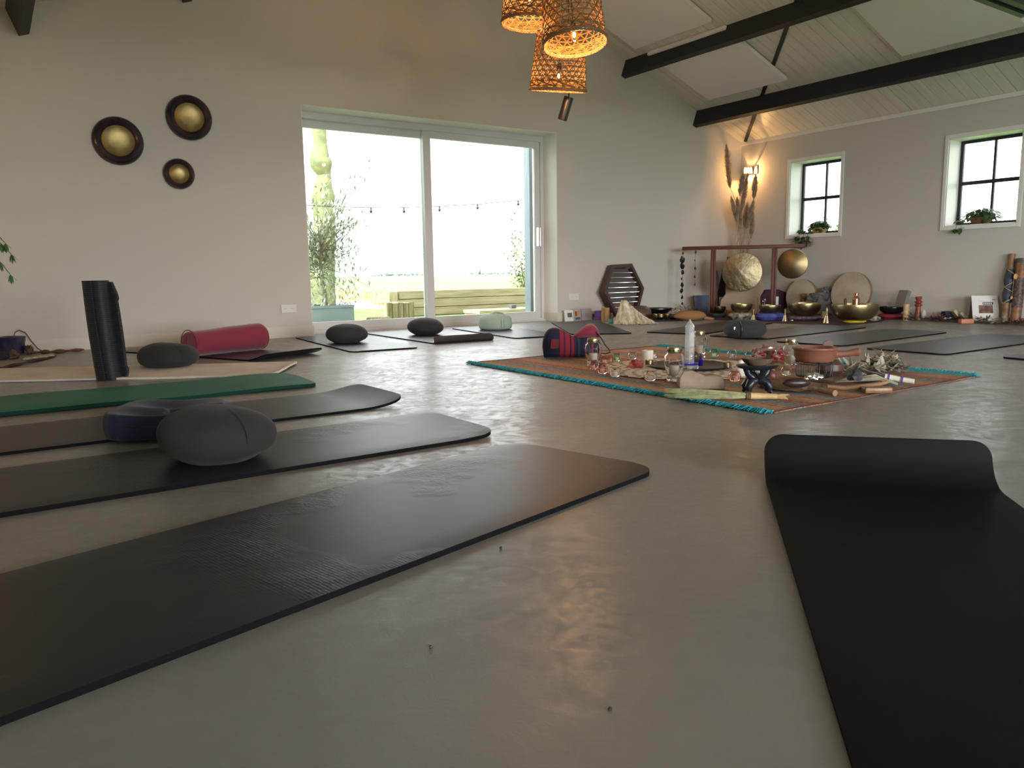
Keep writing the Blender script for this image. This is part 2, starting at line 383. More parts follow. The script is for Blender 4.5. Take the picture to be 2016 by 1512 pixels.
struct('handle', bm, mat('satin_handle', (.7, .7, .7), .3, .6), s)
# windows of the right wall
for i, (a, b) in enumerate(WIN):
    wn = bpy.data.objects.new('window_%d' % (i+1), None); C.objects.link(wn); wn['kind'] = 'structure'
    bm = nb(); t = .042
    box(bm, WX-.018, WX, a-t, a, WZ0-t, WZ1+t, bev=.004); box(bm, WX-.018, WX, b, b+t, WZ0-t, WZ1+t, bev=.004)
    box(bm, WX-.018, WX, a, b, WZ1, WZ1+t, bev=.004); box(bm, WX-.022, WX, a, b, WZ0-t, WZ0, bev=.004)
    struct('casing', bm, WHITE, wn)
    bm = nb(); box(bm, WX, WX+.38, a, a+.008, WZ0, WZ1); box(bm, WX, WX+.38, b-.008, b, WZ0, WZ1); box(bm, WX, WX+.38, a, b, WZ1-.008, WZ1); box(bm, WX, WX+.38, a, b, WZ0, WZ0+.012)
    struct('reveal', bm, WHITE, wn)
    bm = nb(); x0, x1, s_ = WX+.25, WX+.285, .035; a2, b2, z0, z1 = a+.008, b-.008, WZ0+.012, WZ1-.008; ym = (a+b)/2; zm = (z0+z1)/2
    box(bm, x0, x1, a2, a2+s_, z0, z1, bev=.003); box(bm, x0, x1, b2-s_, b2, z0, z1, bev=.003); box(bm, x0, x1, a2+s_, b2-s_, z0, z0+s_, bev=.003); box(bm, x0, x1, a2+s_, b2-s_, z1-s_, z1, bev=.003)
    box(bm, x0+.004, x1-.004, ym-.012, ym+.012, z0+s_, z1-s_); box(bm, x0-.006, x1-.004, a2+s_, b2-s_, zm-.02, zm+.02)
    struct('steel_frame', bm, BLACKP, wn)
    bm = nb(); box(bm, x0+.014, x0+.02, a2+s_, b2-s_, z0+s_, z1-s_); struct('pane', bm, PANE, wn)
# purlins (black beams) on both slopes
for nm, x, side, lb in (('upper', 6.97, 1, 'black beam under the right ceiling slope, the upper one behind the rattan lamps'), ('lower', 8.285, 1, 'black beam under the right ceiling slope, the lower one nearer the two small windows'),
                        ('upper', 1.66, -1, 'black beam under the left slope, its end just peeping in at the top edge'), ('lower', .38, -1, 'black beam end in the top left corner of the photo')):
    bm = nb(); sg = side
    n = Vector((SL*sg, 0, 1)).normalized(); sdir = Vector((1, 0, -SL*sg)).normalized()
    dp = .215 if side > 0 else .215
    if side > 0: base = [Vector((x, 0, zr(x)))+sdir*a-n*o for a, o in ((.035, 0), (.035+.07, 0), (.105, dp), (.035, dp))]
    else:        base = [Vector((x, 0, zr(x)))+sdir*a-n*o for a, o in ((-.04, 0), (.04, 0), (.04, dp), (-.04, dp))]
    va = [bm.verts.new((p.x, WY, p.z)) for p in base]; ny = 24; rows = [va]
    for j in range(1, ny+1):
        y = WY-(WY-FY)*j/ny; wob = noise.noise(Vector((x, y*1.3, 0)))*.004
        rows.append([bm.verts.new((p.x+wob, y, p.z+(wob if q > 1 else 0))) for q, p in enumerate(base)])
    for ra, rb in zip(rows, rows[1:]):
        for q in range(4): bm.faces.new((ra[q], ra[(q+1) % 4], rb[(q+1) % 4], rb[q]))
    bm.faces.new(rows[0][::-1]); bm.faces.new(rows[-1])
    tag(obj('purlin_beam', bm, BEAM, smooth=False), lb, 'beam')
# truss rafter nearer to the viewer, its foot in the top right corner
OLV = mat('olive_black_steel', (.045, .05, .035), .5)
t = thing('tie_beam', 'dark olive and black steel tie beam crossing the extreme top right corner', 'beam', (0, 3.0, 0)); zt = onY(1960, 17, 3.0).z; xe_ = onY(2010, 34, 3.0).x
for q, m_ in ((0, OLV), (1, BLACKP), (2, OLV)):
    bm = nb(); box(bm, 2.2, xe_, -.05*q-.05, -.05*q, zt+(.02 if q == 1 else 0), zt+.16); obj('flange' if q != 1 else 'web', bm, m_, t, smooth=False)
# wind brace strap on the ceiling
bm = nb(); p0, p1 = Vector((9.24, 7.56)), Vector((6.0, 4.06)); dd = (p1-p0).normalized(); pp = Vector((-dd.y, dd.x))*.022
vs = []
for p in (p0+pp, p0-pp, p1-pp, p1+pp):
    vs.append((bm.verts.new(slope(p.x, p.y, .001)), bm.verts.new(slope(p.x, p.y, .012))))
for q in range(4): bm.faces.new((vs[q][0], vs[(q+1) % 4][0], vs[(q+1) % 4][1], vs[q][1]))
bm.faces.new([v[0] for v in vs]); bm.faces.new([v[1] for v in vs][::-1])
tag(obj('wind_brace', bm, BEAM, smooth=False), 'thin black brace running diagonally over the ceiling boards behind the beams', 'brace')
# acoustic ceiling panels
PAN = mat('acoustic_panel_white', (.84, .82, .79), .9, bump=.03, bscale=200)
for xa, xb, ya, yb, lb in ((5.69, 6.825, 6.075, 7.27, 'white acoustic ceiling panel above the upper beam, next to the back wall'), (6.975, 8.09, 6.02, 7.22, 'white acoustic ceiling panel between the two black beams by the back wall'), (7.04, 8.165, 3.50, 4.67, 'white acoustic ceiling panel between the beams, nearest the viewer at upper right')):
    bm = nb(); slab(bm, xa, xb, ya, yb, .0125, .055, 1); tag(obj('acoustic_panel', bm, PAN, smooth=False, bev=.003), lb, 'acoustic panel')
# wall sockets
SOCK = mat('socket_white', (.7, .69, .66), .35)
def socket(x, z, lb):
    t = thing('wall_socket', lb, 'socket', (x, WY, z))
    bm = nb(); box(bm, -.078, .078, -.011, 0, -.041, .041, bev=.003)
    obj('cover_plate', bm, SOCK, t, smooth=False)
    for s_ in (-.036, .036):
        bm = nb(); lathe(bm, [(.0, -.011), (.0235, -.011), (.0245, -.0135), (.022, -.0135), (.021, -.0115)], T(s_, 0, 0) @ RX(R(-90)) @ SC(1, 1, -1), 20)
        o = obj('outlet', bm, SOCK, t)
        bm = nb()
        for q in (-.009, .009): lathe(bm, [(0, 0), (.003, 0), (.003, .001), (0, .001)], T(s_+q, -.0122, 0) @ RX(R(90)), 8)
        obj('pin_hole', bm, BLACK, o)
p = onY(568, 607.5, WY); socket(p.x, p.z, 'white double wall socket left of the sliding door')
p = onY(1129, 584.5, WY); socket(p.x, p.z, 'white double wall socket right of the sliding door')
# ================================================================== OUTSIDE
GRASS = mat('meadow_grass', (.075, .17, .03), .95, col2=(.13, .185, .05), vscale=.05, stretch=(.5, 1.2, 1), bump=.3, bscale=3)
LAWN = mat('lawn_grass', (.09, .19, .03), .95, var=.3, vscale=4, bump=.5, bscale=25)
WATER = mat('canal_water', (.03, .035, .035), .04, spec=1)
bm = nb(); c = [(-25, WY+.43), (-25, 28), (0, 20.5), (5.3, 15.8), (6.22, 14.8), (6.9, 13.4), (8.6, 12.2), (60, 12.2), (60, WY+.43)]
prism(bm, c, -.3, -.05); tag(obj('lawn', bm, LAWN, smooth=False), 'short green grass between the sliding door and the ditch', 'grass', kind='stuff')
bm = nb(); box(bm, -25, WX+60, FY-60, FY-4, -.3, -.05); box(bm, WX+.39, WX+60, FY-.41, WY+.42, -.3, -.05); box(bm, -25, LX-3.41, FY-.41, WY+.42, -.3, -.05)
tag(obj('garden_ground', bm, LAWN, smooth=False), 'grass around the building, seen through the small right windows', 'grass', kind='stuff')
bm = nb(); box(bm, -25, WX+60, FY-3.99, FY-.41, -.3, -.05); box(bm, LX-3.4, LX-.41, FY-.41, WY+.42, -.3, -.05); tag(obj('bounce_paving', bm, mat('pale_bounce_paving', (.45, .42, .37), .8), smooth=False), 'unseen pale paving added to bounce light in through the openings behind the viewer', 'paving')  # unseen ground added as a pale reflector, keeps green bounce out of the room
bm = nb(); box(bm, -120, 120, 12.3, 90, -.5, -.12); tag(obj('ditch_water', bm, WATER, smooth=False), 'still ditch water mirroring the white sky beyond the lawn', 'water', kind='stuff')
bk = [(-60, 125), (-10, 68), (3, 46), (8, 36.5), (10.2, 30.5), (11.2, 27.0), (12.2, 24.5), (13.6, 21.8), (18, 16), (40, 13.5), (90, 8)]
bank = []
for p0, p1 in zip(bk, bk[1:]):
    for q in range(6): t_ = q/6; bank.append((p0[0]*(1-t_)+p1[0]*t_+.25*math.sin(q*2.1+p0[0]), p0[1]*(1-t_)+p1[1]*t_))
bm = nb(); v = []
for x, y in bank:
    d_ = Vector((x, y)).normalized(); v.append([bm.verts.new((x+d_.x*o, y+d_.y*o, z)) for o, z in ((0, -.2), (.5, -.03), (40, -.02), (1500, 0))])
for a, b in zip(v, v[1:]):
    for j in range(3): bm.faces.new((a[j], b[j], b[j+1], a[j+1]))
tag(obj('meadow', bm, GRASS), 'flat green and yellow meadow reaching to the horizon', 'grass', kind='stuff')
REED = mat('dry_reed', (.38, .25, .12), .9, col2=(.25, .22, .06), vscale=8)
bm = nb()
for i in range(6000):
    j = random.randrange(12, 46); t_ = random.random(); x = bank[j][0]*(1-t_)+bank[j+1][0]*t_; y = bank[j][1]*(1-t_)+bank[j+1][1]*t_; d_ = Vector((x, y, 0)).normalized()*random.uniform(-.3, 1.6)
    h = random.uniform(.14, .36); a = Vector((x, y, -.12))+d_; s_ = Vector((.03, -.02, 0)); e_ = Vector((random.uniform(-.1, .1), random.uniform(-.1, .1), h))
    bm.faces.new([bm.verts.new(q) for q in (a-s_, a+s_, a+e_)])
tag(obj('reed_fringe', bm, REED), 'tawny reeds along the far bank of the ditch', 'reeds', kind='stuff')
# distant tree lines
FAR = mat('far_trees', (.15, .17, .17), 1)
def farline(x0, x1, y, h, seed, lb, nm='tree_line'):
    bm = nb(); random.seed(seed); x = x0
    while x < x1:
        w_ = random.uniform(6, 12); hh = h*random.uniform(.75, 1.1); blob(bm, (x, y+random.uniform(-3, 3), hh*.5), (w_*.75, w_*.5, hh*.6), .35, 1.8, 2, seed+int(x)); x += w_*.8
    tag(obj(nm, bm, FAR), lb, 'trees', kind='stuff')
def farx(px, D): p = onY(px, 541, D); return p.x
farline(farx(735, 1000), farx(818, 1000), 1000, 14, 3, 'dense far clump of trees on the horizon seen through the left pane')
farline(farx(818, 1350), farx(930, 1350), 1350, 6, 4, 'low far line of trees on the horizon in the middle of the door')
farline(farx(930, 1200), farx(1000, 1200), 1200, 13, 5, 'far trees on the horizon seen through the right pane')
farline(farx(1000, 1300), farx(1060, 1300), 1300, 8, 6, 'faint far trees on the horizon next to the door post')
random.seed(11)
# big pollard trunk
BARKG = mat('mossy_bark', (.12, .12, .05), .95, bump=1, bscale=9, col2=(.06, .07, .03), vscale=7)
tr = onY(640, 640, 13.0); YT = 13.0
pts, rad = [], []
for py, xl, xr_ in ((640, 606, 664), (600, 606, 662), (540, 607, 659), (480, 614, 660), (430, 617, 660), (400, 616, 657), (385, 613, 660), (370, 617, 655), (345, 625, 652), (325, 612, 654), (310, 610, 648), (290, 617, 645), (260, 615, 642), (230, 613, 640), (180, 611, 637), (100, 609, 634)):
    p = onY((xl+xr_)/2, py, YT); pts.append(p); rad.append(met((xr_-xl)/2, p)*1.0)
pts = pts[::-1]; rad = rad[::-1]
fp, fr_ = [], []
for i in range(len(pts)-1):
    for k in range(3): t = k/3; fp.append(pts[i].lerp(pts[i+1], t)); fr_.append((rad[i]*(1-t)+rad[i+1]*t)*(1+random.uniform(-.05, .05)))
fp.append(Vector((pts[-1].x, YT, -.05))); fr_.append(rad[-1]*1.05)
bm = nb(); tube(bm, fp, fr_, 18)
tag(obj('pollard_trunk', bm, BARKG), 'thick knobbly mossy tree trunk behind the olive tree', 'tree')
# olive tree in a grey planter
PLANT = mat('grey_fibre_planter', (.22, .26, .29), .6, var=.05)
YP = 9.1
a = onY(612, 602, YP); b = onY(697, 600, YP); hz = b.z
t = thing('olive_tree', 'slender olive tree with grey-green leaves growing in the grey planter', 'tree', ((a.x+b.x)/2+.02, YP+.28, hz-.08))
top = onY(640, 535, YP+.28); Zt = top.z-(hz-.08)
bm = nb(); tube(bm, [(0, 0, 0), (-.01, .0, Zt*.4), (-.03, 0, Zt*.8), (-.05, 0, Zt), (-.05, 0, Zt+.5)], [.03, .028, .026, .03, .012], 10)
TRK = mat('olive_bark', (.22, .19, .12), .9, bump=.6, bscale=20)
obj('trunk', bm, TRK, t)
OL = mat('olive_leaf', (.25, .29, .21), .6, col2=(.36, .39, .30), vscale=30)
bmb, bml = nb(), nb(); random.seed(5)
for i in range(95):
    ang = random.uniform(0, 6.28); z0 = Zt+random.uniform(-.12, .45); ln = random.uniform(.25, .8)
    e = Vector((math.cos(ang)*ln, math.sin(ang)*ln*.6, random.uniform(-.35, .75)*ln*1.7)); p0 = Vector((-.05, 0, z0))
    mid = p0+e*.5+Vector((0, 0, .06)); P = [p0, mid, p0+e]; tube(bmb, P, [.007, .004, .002], 4)
    for k in range(34):
        s_ = random.uniform(.25, 1.05); q = p0.lerp(mid, min(1, s_*2)) if s_ < .5 else mid.lerp(P[2], (s_-.5)*2)
        q = q+rv(.07); leaf(bml, q, rv()+e.normalized()*.8+Vector((0, 0, .3)), random.uniform(.06, .095), .02)
for i in range(260):   # low shoots
    leaf(bml, Vector((random.uniform(-.4, .4), random.uniform(-.2, .2), random.uniform(.03, .4))), rv()+Vector((0, 0, 1)), .08, .02)
obj('branches', bmb, TRK, t); obj('leaves', bml, OL, t, smooth=False)
t2 = thing('planter', 'rectangular grey planter outside the left door pane', 'planter', ((a.x+b.x)/2, YP+.28, -.03))
wd = (b.x-a.x); bm = nb(); h = hz+.03
box(bm, -wd/2, wd/2, -.28, .28, 0, h-.03, bev=.006); obj('tub', bm, PLANT, t2, smooth=False)
bm = nb()
box(bm, -wd/2-.005, wd/2+.005, -.285, -.25, h-.03, h); box(bm, -wd/2-.005, wd/2+.005, .25, .285, h-.03, h); box(bm, -wd/2-.005, -wd/2+.03, -.25, .25, h-.03, h); box(bm, wd/2-.03, wd/2+.005, -.25, .25, h-.03, h)
obj('rim', bm, PLANT, t2, smooth=False)
bm = nb(); box(bm, -wd/2+.03, wd/2-.03, -.25, .25, h-.03, h-.02); obj('soil', bm, BARK, t2)
# weathered sleeper wall, posts, stump, low bench
WTH = mat('weathered_sleeper', (.22, .185, .11), .9, bump=.5, bscale=9, col2=(.14, .115, .055), vscale=3, stretch=(.6, 4, 7))
WTV = mat('weathered_post', (.32, .27, .17), .9, bump=.5, bscale=9, col2=(.17, .13, .06), vscale=5, stretch=(9, 9, .5))
YS = 11.0
t = thing('sleeper_wall', 'weathered timber sleeper wall beyond the terrace', 'wall', (onY(780, 600, YS).x, YS, -.05))
xe = onY(1075, 560, YS).x+1.2-onY(780, 600, YS).x
zt = onY(800, 573, YS).z+.05
for k in range(3):
    bm = nb(); z1 = zt-k*zt/3; box(bm, 0 if k else .05, xe, 0, .2, z1-zt/3+.006, z1, bev=.01); obj('sleeper', bm, WTH, t, smooth=False)
bm = nb(); box(bm, -.12, .03, -.02, .22, 0, zt+.0, bev=.01); obj('corner_post', bm, WTV, t, smooth=False)
YB = 9.9
t = thing('log_box', 'box of upright weathered boards in front of the sleeper wall', 'planter', (onY(762, 610, YB).x, YB, -.05))
xw = onY(816, 610, YB).x-onY(762, 610, YB).x; zb = onY(790, 595, YB).z+.05
for k in range(5):
    bm = nb(); box(bm, xw*k/5+.003, xw*(k+1)/5-.003, 0, .06, 0, zb-.01*(k % 2), bev=.006); obj('board', bm, WTV, t, smooth=False)
bm = nb(); box(bm, xw*.15, xw, .065, .6, zb-.05, zb-.01); obj('lid', bm, WTH, t, smooth=False)
p = onY(745, 623, 9.3); bm = nb(); r0 = met(23, p); lathe(bm, [(0, p.z), (r0*.9, p.z-.005), (r0, p.z-.02), (r0*1.05, -.05), (0, -.05)], I4, 24, lambda a, k: 1+.05*math.sin(a*9)+.03*math.sin(a*23))
tag(obj('tree_stump', bm, WTV, loc=(p.x, p.y, 0)), 'low sawn tree stump just beyond the left door pane', 'stump')
YL = 9.6
x0, x1 = onY(944, 610, YL).x, onY(1060, 603, YL).x+.8; zt = onY(1000, 609, YL).z
t = thing('low_bench', 'low pale timber bench outside the right door pane', 'bench', (x0, YL, -.05))
for k in range(2):
    bm = nb(); box(bm, 0, x1-x0, k*.24, k*.24+.23, zt+.0, zt+.05, bev=.006); obj('plank', bm, mat('pale_timber', (.42, .35, .22), .8, var=.15, vscale=6, stretch=(1, 8, 8)), t, smooth=False)
for q in (.0, (x1-x0)*.35, x1-x0-.45):
    bm = nb(); box(bm, q+.01, q+.4, .03, .44, 0, zt-.002, bev=.006); obj('leg', bm, WTV, t, smooth=False)
p = onY(1009, 606.5, YL+.15); bm = nb(); s_ = met(5.5, p); box(bm, -s_, s_, -s_, s_, 0, s_*1.35, bev=.005); tag(obj('small_box', bm, mat('grey_box', (.08, .08, .09), .6), loc=(p.x, YL+.15, zt+.001)), 'small dark grey box standing on the low bench', 'box')
# grey post of the terrace
YG = WY+.75
x0, x1 = onY(1043, 450, YG).x, onY(1056, 450, YG).x
bm = nb(); box(bm, x0, x1+.12, YG, YG+.13, -.05, 2.6, bev=.004); tag(obj('grey_post', bm, mat('grey_stained_wood', (.16, .18, .2), .8, var=.15, vscale=5, stretch=(9, 9, .6), bump=.2)), 'grey wooden post outside the right edge of the door', 'post')
# shrub on the right
t = thing('shrub', 'loose leafy shrub in front of the grey post, beyond the sleeper wall', 'shrub', (onY(1040, 560, 11.6).x, 11.6, -.05))
bml, bmb = nb(), nb(); random.seed(9)
for i in range(38):
    a = random.uniform(0, 6.28); ln = random.uniform(.5, 1.75); e = Vector((math.cos(a)*random.uniform(.1, .5), math.sin(a)*.3, ln)); tube(bmb, [Vector((0, 0, 0)), e*.5, e], [.008, .005, .002], 4)
    for k in range(int(60*ln)):
        s_ = random.uniform(.25, 1); leaf(bml, e*s_+rv(.07), rv()+Vector((0, 0, .5)), random.uniform(.045, .07), .035)
obj('stems', bmb, TRK, t); obj('leaves', bml, mat('shrub_leaf', (.14, .18, .06), .6, col2=(.2, .19, .09), vscale=20), t, smooth=False)
# string lights
t = thing('string_lights', 'dark cable with small hanging bulbs strung outside across the door view', 'string lights', (0, 0, 0)); YQ = 10.6
cp = [onY(x, y, YQ) for x, y in ((560, 402), (620, 405), (700, 408.5), (780, 409), (860, 406.5), (940, 402), (1020, 395), (1090, 388), (1160, 378))]
bm = nb(); tube(bm, cp, .0055, 5); obj('cable', bm, BLACK, t)
for x, y in ((730, 408.5), (795, 408.6), (865, 406), (940, 402), (1020, 395)):
    p = onY(x, y, YQ); bm = nb(); lathe(bm, [(0, 0), (.014, -.002), (.014, -.035), (.02, -.045), (.022, -.06), (.012, -.078), (0, -.08)], T(p.x, p.y, p.z), 10); obj('bulb', bm, BLACK, t)
# garden seen through the small windows
def baretree(x, y, h, lb, seed):
    random.seed(seed); t = thing('bare_tree', lb, 'tree', (x, y, -.05)); bm = nb(); bt = nb()
    def br(p, d, ln, r, lv):
        q = p+d*ln; tube(bm if lv < 2 else bt, [p, p.lerp(q, .5)+rv(ln*.04), q], [r, r*.85, r*.65], 5, cap=False)
        if lv >= 5: return
        for k in range(3): br(q, (d+rv(.75)+Vector((0, 0, .12))).normalized(), ln*.72, r*.6, lv+1)
    br(Vector((0, 0, 0)), Vector((0, 0, 1)), h*.3, h*.02, 0)
    obj('trunk', bm, GBARK, t); obj('twigs', bt, GBARK, t)
p = onX(1990, 420, 42); baretree(p.x, p.y, 5.2, 'bare tree far outside, seen in the right part of the right window', 21)
p = onX(1918, 420, 60); baretree(p.x, p.y, 6.6, 'bare tree far outside, seen in the left part of the right window', 22)
t = thing('feathery_shrub', 'bright feathery green plant outside the left small window', 'shrub', (11.6, onX(1632, 450, 11.6).y, -.05)); bm = nb(); bs = nb(); random.seed(4)
zt = onX(1625, 424, 11.6).z
for i in range(9):
    e = Vector((random.uniform(-.3, .3), random.uniform(-.35, .35), zt*random.uniform(.86, 1.03))); tube(bs, [Vector((e.x*.3, e.y*.3, 0)), Vector((e.x*.6, e.y*.6, e.z*.6)), e], [.012, .009, .004], 5)
    for j in range(9):
        z_ = e*(1-.045*j)
        for k in range(5): a = k*1.256+j; leaf(bm, z_, (math.cos(a), math.sin(a), .35), .17, .03, droop=.25)
obj('stems', bs, STEMG, t); obj('leaves', bm, LEAFL, t, smooth=False)
# ================================================================== YOGA MATS
MATSIDE = [0]
CREAM = mat('cream_felt', (.66, .60, .52), .95, bump=.3, bscale=160, var=.08, vscale=5)
def mat_mesh(Ln, w, th, rad=.07, curl=None, wav=0, seed=0, nx=90, ny=14):
    """x: 0 (end shown) -> -Ln, curl(s) -> (dx, dz, nx, nz) for distance s from the shown end"""
    bm = nb(); top, bot = [], []
    xs = [Ln*i/nx for i in range(nx+1)]
    ex = [rad*(1-math.cos(a)) for a in [math.pi/2*k/7 for k in range(8)]]
    xs = sorted(set([round(v, 5) for v in ex+[Ln-e for e in ex]]+[v for v in xs if rad < v < Ln-rad]))
    for s in xs:
        q = min(s, Ln-s); hw = w/2 if q >= rad else w/2-rad+math.sqrt(max(0, rad*rad-(rad-q)**2))
        ra, rb = [], []
        for j in range(ny+1):
            y = -hw+2*hw*j/ny; z = (noise.noise(Vector((s*2.2+seed, y*3, seed)))+.3)*wav
            z = max(z, 0)
            if curl: cx_, cz_, nx_, nz_ = curl(s)
            else: cx_, cz_, nx_, nz_ = -s, 0, 0, 1
            e = .0025 if (j in (0, ny) or s in (xs[0], xs[-1])) else 0
            rb.append(bm.verts.new((cx_, y, cz_+z))); ra.append(bm.verts.new((cx_+nx_*(th-e), y, cz_+nz_*(th-e)+z)))
        top.append(ra); bot.append(rb)
    for A, up in ((top, 1), (bot, 0)):
        for a, b in zip(A, A[1:]):
            for j in range(ny): bm.faces.new((a[j], a[j+1], b[j+1], b[j]) if up else (a[j], b[j], b[j+1], a[j+1]))
    n = len(xs); MATSIDE[0] = len(bm.faces)
    for i in range(n-1):
        bm.faces.new((top[i][0], top[i+1][0], bot[i+1][0], bot[i][0])); bm.faces.new((top[i][ny], bot[i][ny], bot[i+1][ny], top[i+1][ny]))
    for j in range(ny):
        bm.faces.new((top[0][j], bot[0][j], bot[0][j+1], top[0][j+1])); bm.faces.new((top[-1][j], top[-1][j+1], bot[-1][j+1], bot[-1][j]))
    return bm
def lift(h, l):          # end lifted smoothly by h over length l
    def f(s):
        if s < l: t = 1-s/l; return (-s, h*t*t, 0, 1)
        return (-s, 0, 0, 1)
    return f
def rollup(rad, arc, flat0):      # end curled upward: arc (radians) of radius rad followed by a straight flat0
    tot = rad*arc+flat0
    def f(s):
        if s >= tot: return (-(s-tot), 0, 0, 1)
        u = tot-s
        if u < rad*arc: a = u/rad; return (rad*math.sin(a), rad*(1-math.cos(a)), -math.sin(a), math.cos(a))
        a = arc; v = u-rad*arc
        return (rad*math.sin(a)+v*math.cos(a), rad*(1-math.cos(a))+v*math.sin(a), -math.sin(a), math.cos(a))
    return f
def edge_slot(o, m):       # cut edges get a darker colour that stands for shade on the sides
    if m is CREAM: return
    o.data.materials.append(CUTE if m is not FOAMG else mat('shaded_green_edge', (.008, .045, .03), .8, spec=.1)); ps = o.data.polygons
    for i in range(MATSIDE[0], len(ps)): ps[i].material_index = 1
def ymat(cx, cy, dx, dy, label, m=FOAM, Ln=1.83, w=.60, th=.0125, **k):
    # (cx, cy) centre of the end, (dx, dy) direction in which the mat runs away from it
    a = math.atan2(-dy, -dx); bm = mat_mesh(Ln, w, th, **k)
    o = obj('yoga_mat', bm, m, loc=(cx, cy, .0)); edge_slot(o, m); o.rotation_euler = (0, 0, a); tag(o, label, 'yoga mat', 'exercise mats laid in a ring'); return o
ymat(1.565, 1.915, -.969, -.245, 'worn black yoga mat in the foreground, lying diagonally and running off the left edge', th=.016, rad=.09, seed=1)
ymat(1.53, 2.635, -1, -.02, 'black yoga mat under the large grey round cushion at left', rad=.09, w=.57, th=.016, seed=2, curl=lift(.01, .2))
ymat(1.57, 3.49, -1, -.02, 'charcoal yoga mat with a slightly lifted end, under the navy wedge cushion', FOAMB, curl=lift(.035, .22), rad=.08, w=.58, th=.014, seed=3)
ymat(1.48, 4.365, -1, .012, 'green yoga mat beside the cream one at left', FOAMG, th=.02, rad=.08, w=.60, wav=.012, seed=4)
ymat(1.60, 4.97, -.857, .515, 'cream felt mat with grey round cushion and rolled black mat on it', CREAM, Ln=2.35, th=.014, rad=.10, w=.69, wav=.006, seed=5, curl=lift(.012, .1))
ymat(1.87, 5.65, -.405, .914, 'black yoga mat under the raspberry bolster', FOAM2, Ln=1.78, curl=lift(.045, .2), rad=.04, seed=6)
ymat(2.64, 5.70, .08, .996, 'black yoga mat with round cushion in front of the left door pane', FOAM2, Ln=1.80, w=.58, seed=7)
ymat(3.50, 5.93, .03, 1, 'black yoga mat with a curled near end, in front of the middle of the door', FOAM2, Ln=1.66, th=.013, seed=8, rad=.03, curl=rollup(.028, R(150), .03))
ymat(4.32, 5.825, .147, .989, 'black yoga mat under the mint cushion by the door', FOAM2, Ln=1.66, seed=9)
ymat(4.93, 5.70, .516, .857, 'black yoga mat behind the striped bag, pointing to the small framed cards', FOAM2, Ln=1.93, seed=10)
ymat(5.45, 5.28, .958, .288, 'dark yoga mat pointing at the gong stand, without a cushion', FOAMB, Ln=1.9, seed=11)
ymat(5.50, 4.56, .995, .09, 'black yoga mat with a grey round cushion at its near end, right of the crystal', FOAM2, Ln=1.86, seed=12)
ymat(5.42, 3.775, .998, .06, 'empty black yoga mat behind the terracotta pan, aimed at the two tan candles', FOAM2, Ln=1.86, seed=13)
ymat(5.395, 2.97, 1, .0, 'empty black yoga mat running off the right edge below the didgeridoos', FOAM2, Ln=1.9, seed=14)
ymat(5.43, 2.08, .98, -.19, 'black yoga mat of which only one corner shows at the right edge', FOAM2, th=.013, seed=15)
ymat(1.967, 1.12, -.743, -.67, 'black yoga mat at lower right with its far end curled up towards the viewer', SOOT, th=.010, w=.595, rad=.05, seed=16, curl=rollup(.11, R(82), .03), Ln=1.95)
# ================================================================== CUSHIONS
def pouf(r, h, amp=.03, seed=0, e=.85, seg=48, ring=18, seam=0):
    bm = nb(); P = []
    for i in range(ring+1):
        a = -math.pi/2+math.pi*i/ring; c, s_ = math.cos(a), math.sin(a)
        P.append((r*(abs(c)**(e if s_ > 0 else e*.8)), h*.46+(h*.54*s_**.95 if s_ > 0 else -h*.46*abs(s_)**.8)))
    P[0] = (0, P[0][1]); P[-1] = (0, P[-1][1])
    def fr(a, k): return 1+amp*noise.noise(Vector((math.cos(a)*1.6, math.sin(a)*1.6, k*.12+seed)))*1.4-(seam if abs(math.sin(a*2+seed)) < .06 else 0)
    lathe(bm, P, I4, seg, fr)
    for v in bm.verts:
        if v.co.z < .012: v.co.z *= .15
        q = (v.co.x*.8+.3*v.co.y)/r; v.co.z *= 1-.05*q+.05*noise.noise(Vector((v.co.x*6, v.co.y*6, seed)))
    return bm
def cushion(px, py, dr, r, h, label, m, seed, rz=0, squash=.92, e=.85):
    p = G(px, py, .012, dr); t = thing('meditation_cushion', label, 'cushion', (p.x, p.y, .0125), rz, 'round meditation cushions')
    bm = pouf(r, h, .05, seed, e)
    for v in bm.verts: v.co.y *= squash
    obj('cover', bm, m, t, sub=1)
    bm = nb(); pts = []
    for i in range(15):
        a = R(-8)+R(196)*i/14; x_ = r*.62*math.cos(a)*1.0; pts.append((x_*1.0, 0, 0))
    # stitched side seam arcs
    for q in (5.55,):
        P_ = []
        for i in range(13):
            a = R(-50)+R(115)*i/12; P_.append((r*1.008*(math.cos(a)**e)*math.cos(q), r*1.008*(math.cos(a)**e)*math.sin(q)*squash, h/2+h/2*math.copysign(abs(math.sin(a))**.9, math.sin(a))*1.01))
        tube(bm, P_, .0013, 5)
    obj('seam_piping', bm, m, t)
    return t
RV = -YAW
cushion(432, 922, .135, .184, .178, 'large grey-brown round cushion on the black mat at left, nearest the viewer', GREYC, 1, RV)
cushion(333, 727, .14, .197, .165, 'grey round cushion on the cream mat beside the rolled mat', GREYC, 2, RV)
cushion(683, 677, .14, .185, .165, 'dark grey round cushion on the mat in front of the left door pane', BLUEC, 3, RV+.4)
cushion(838, 661, .14, .185, .165, 'dark grey round cushion by the meeting stile of the sliding door', BLUEC, 4, RV-.5)
t = cushion(1466, 666, .14, .183, .155, 'grey round cushion with a band and small pale label, right of the crystal', BLUEC, 6, RV, .95, .55)
bm = nb(); P_ = []
for i in range(15):
    a = R(-58)+R(116)*i/14; P_.append((-.075, -.005-.182*math.cos(a)**.5*.88, .0775+.076*math.copysign(abs(math.sin(a))**.9, math.sin(a))))
tube(bm, P_, .006, 6); obj('band', bm, BLACK, t)
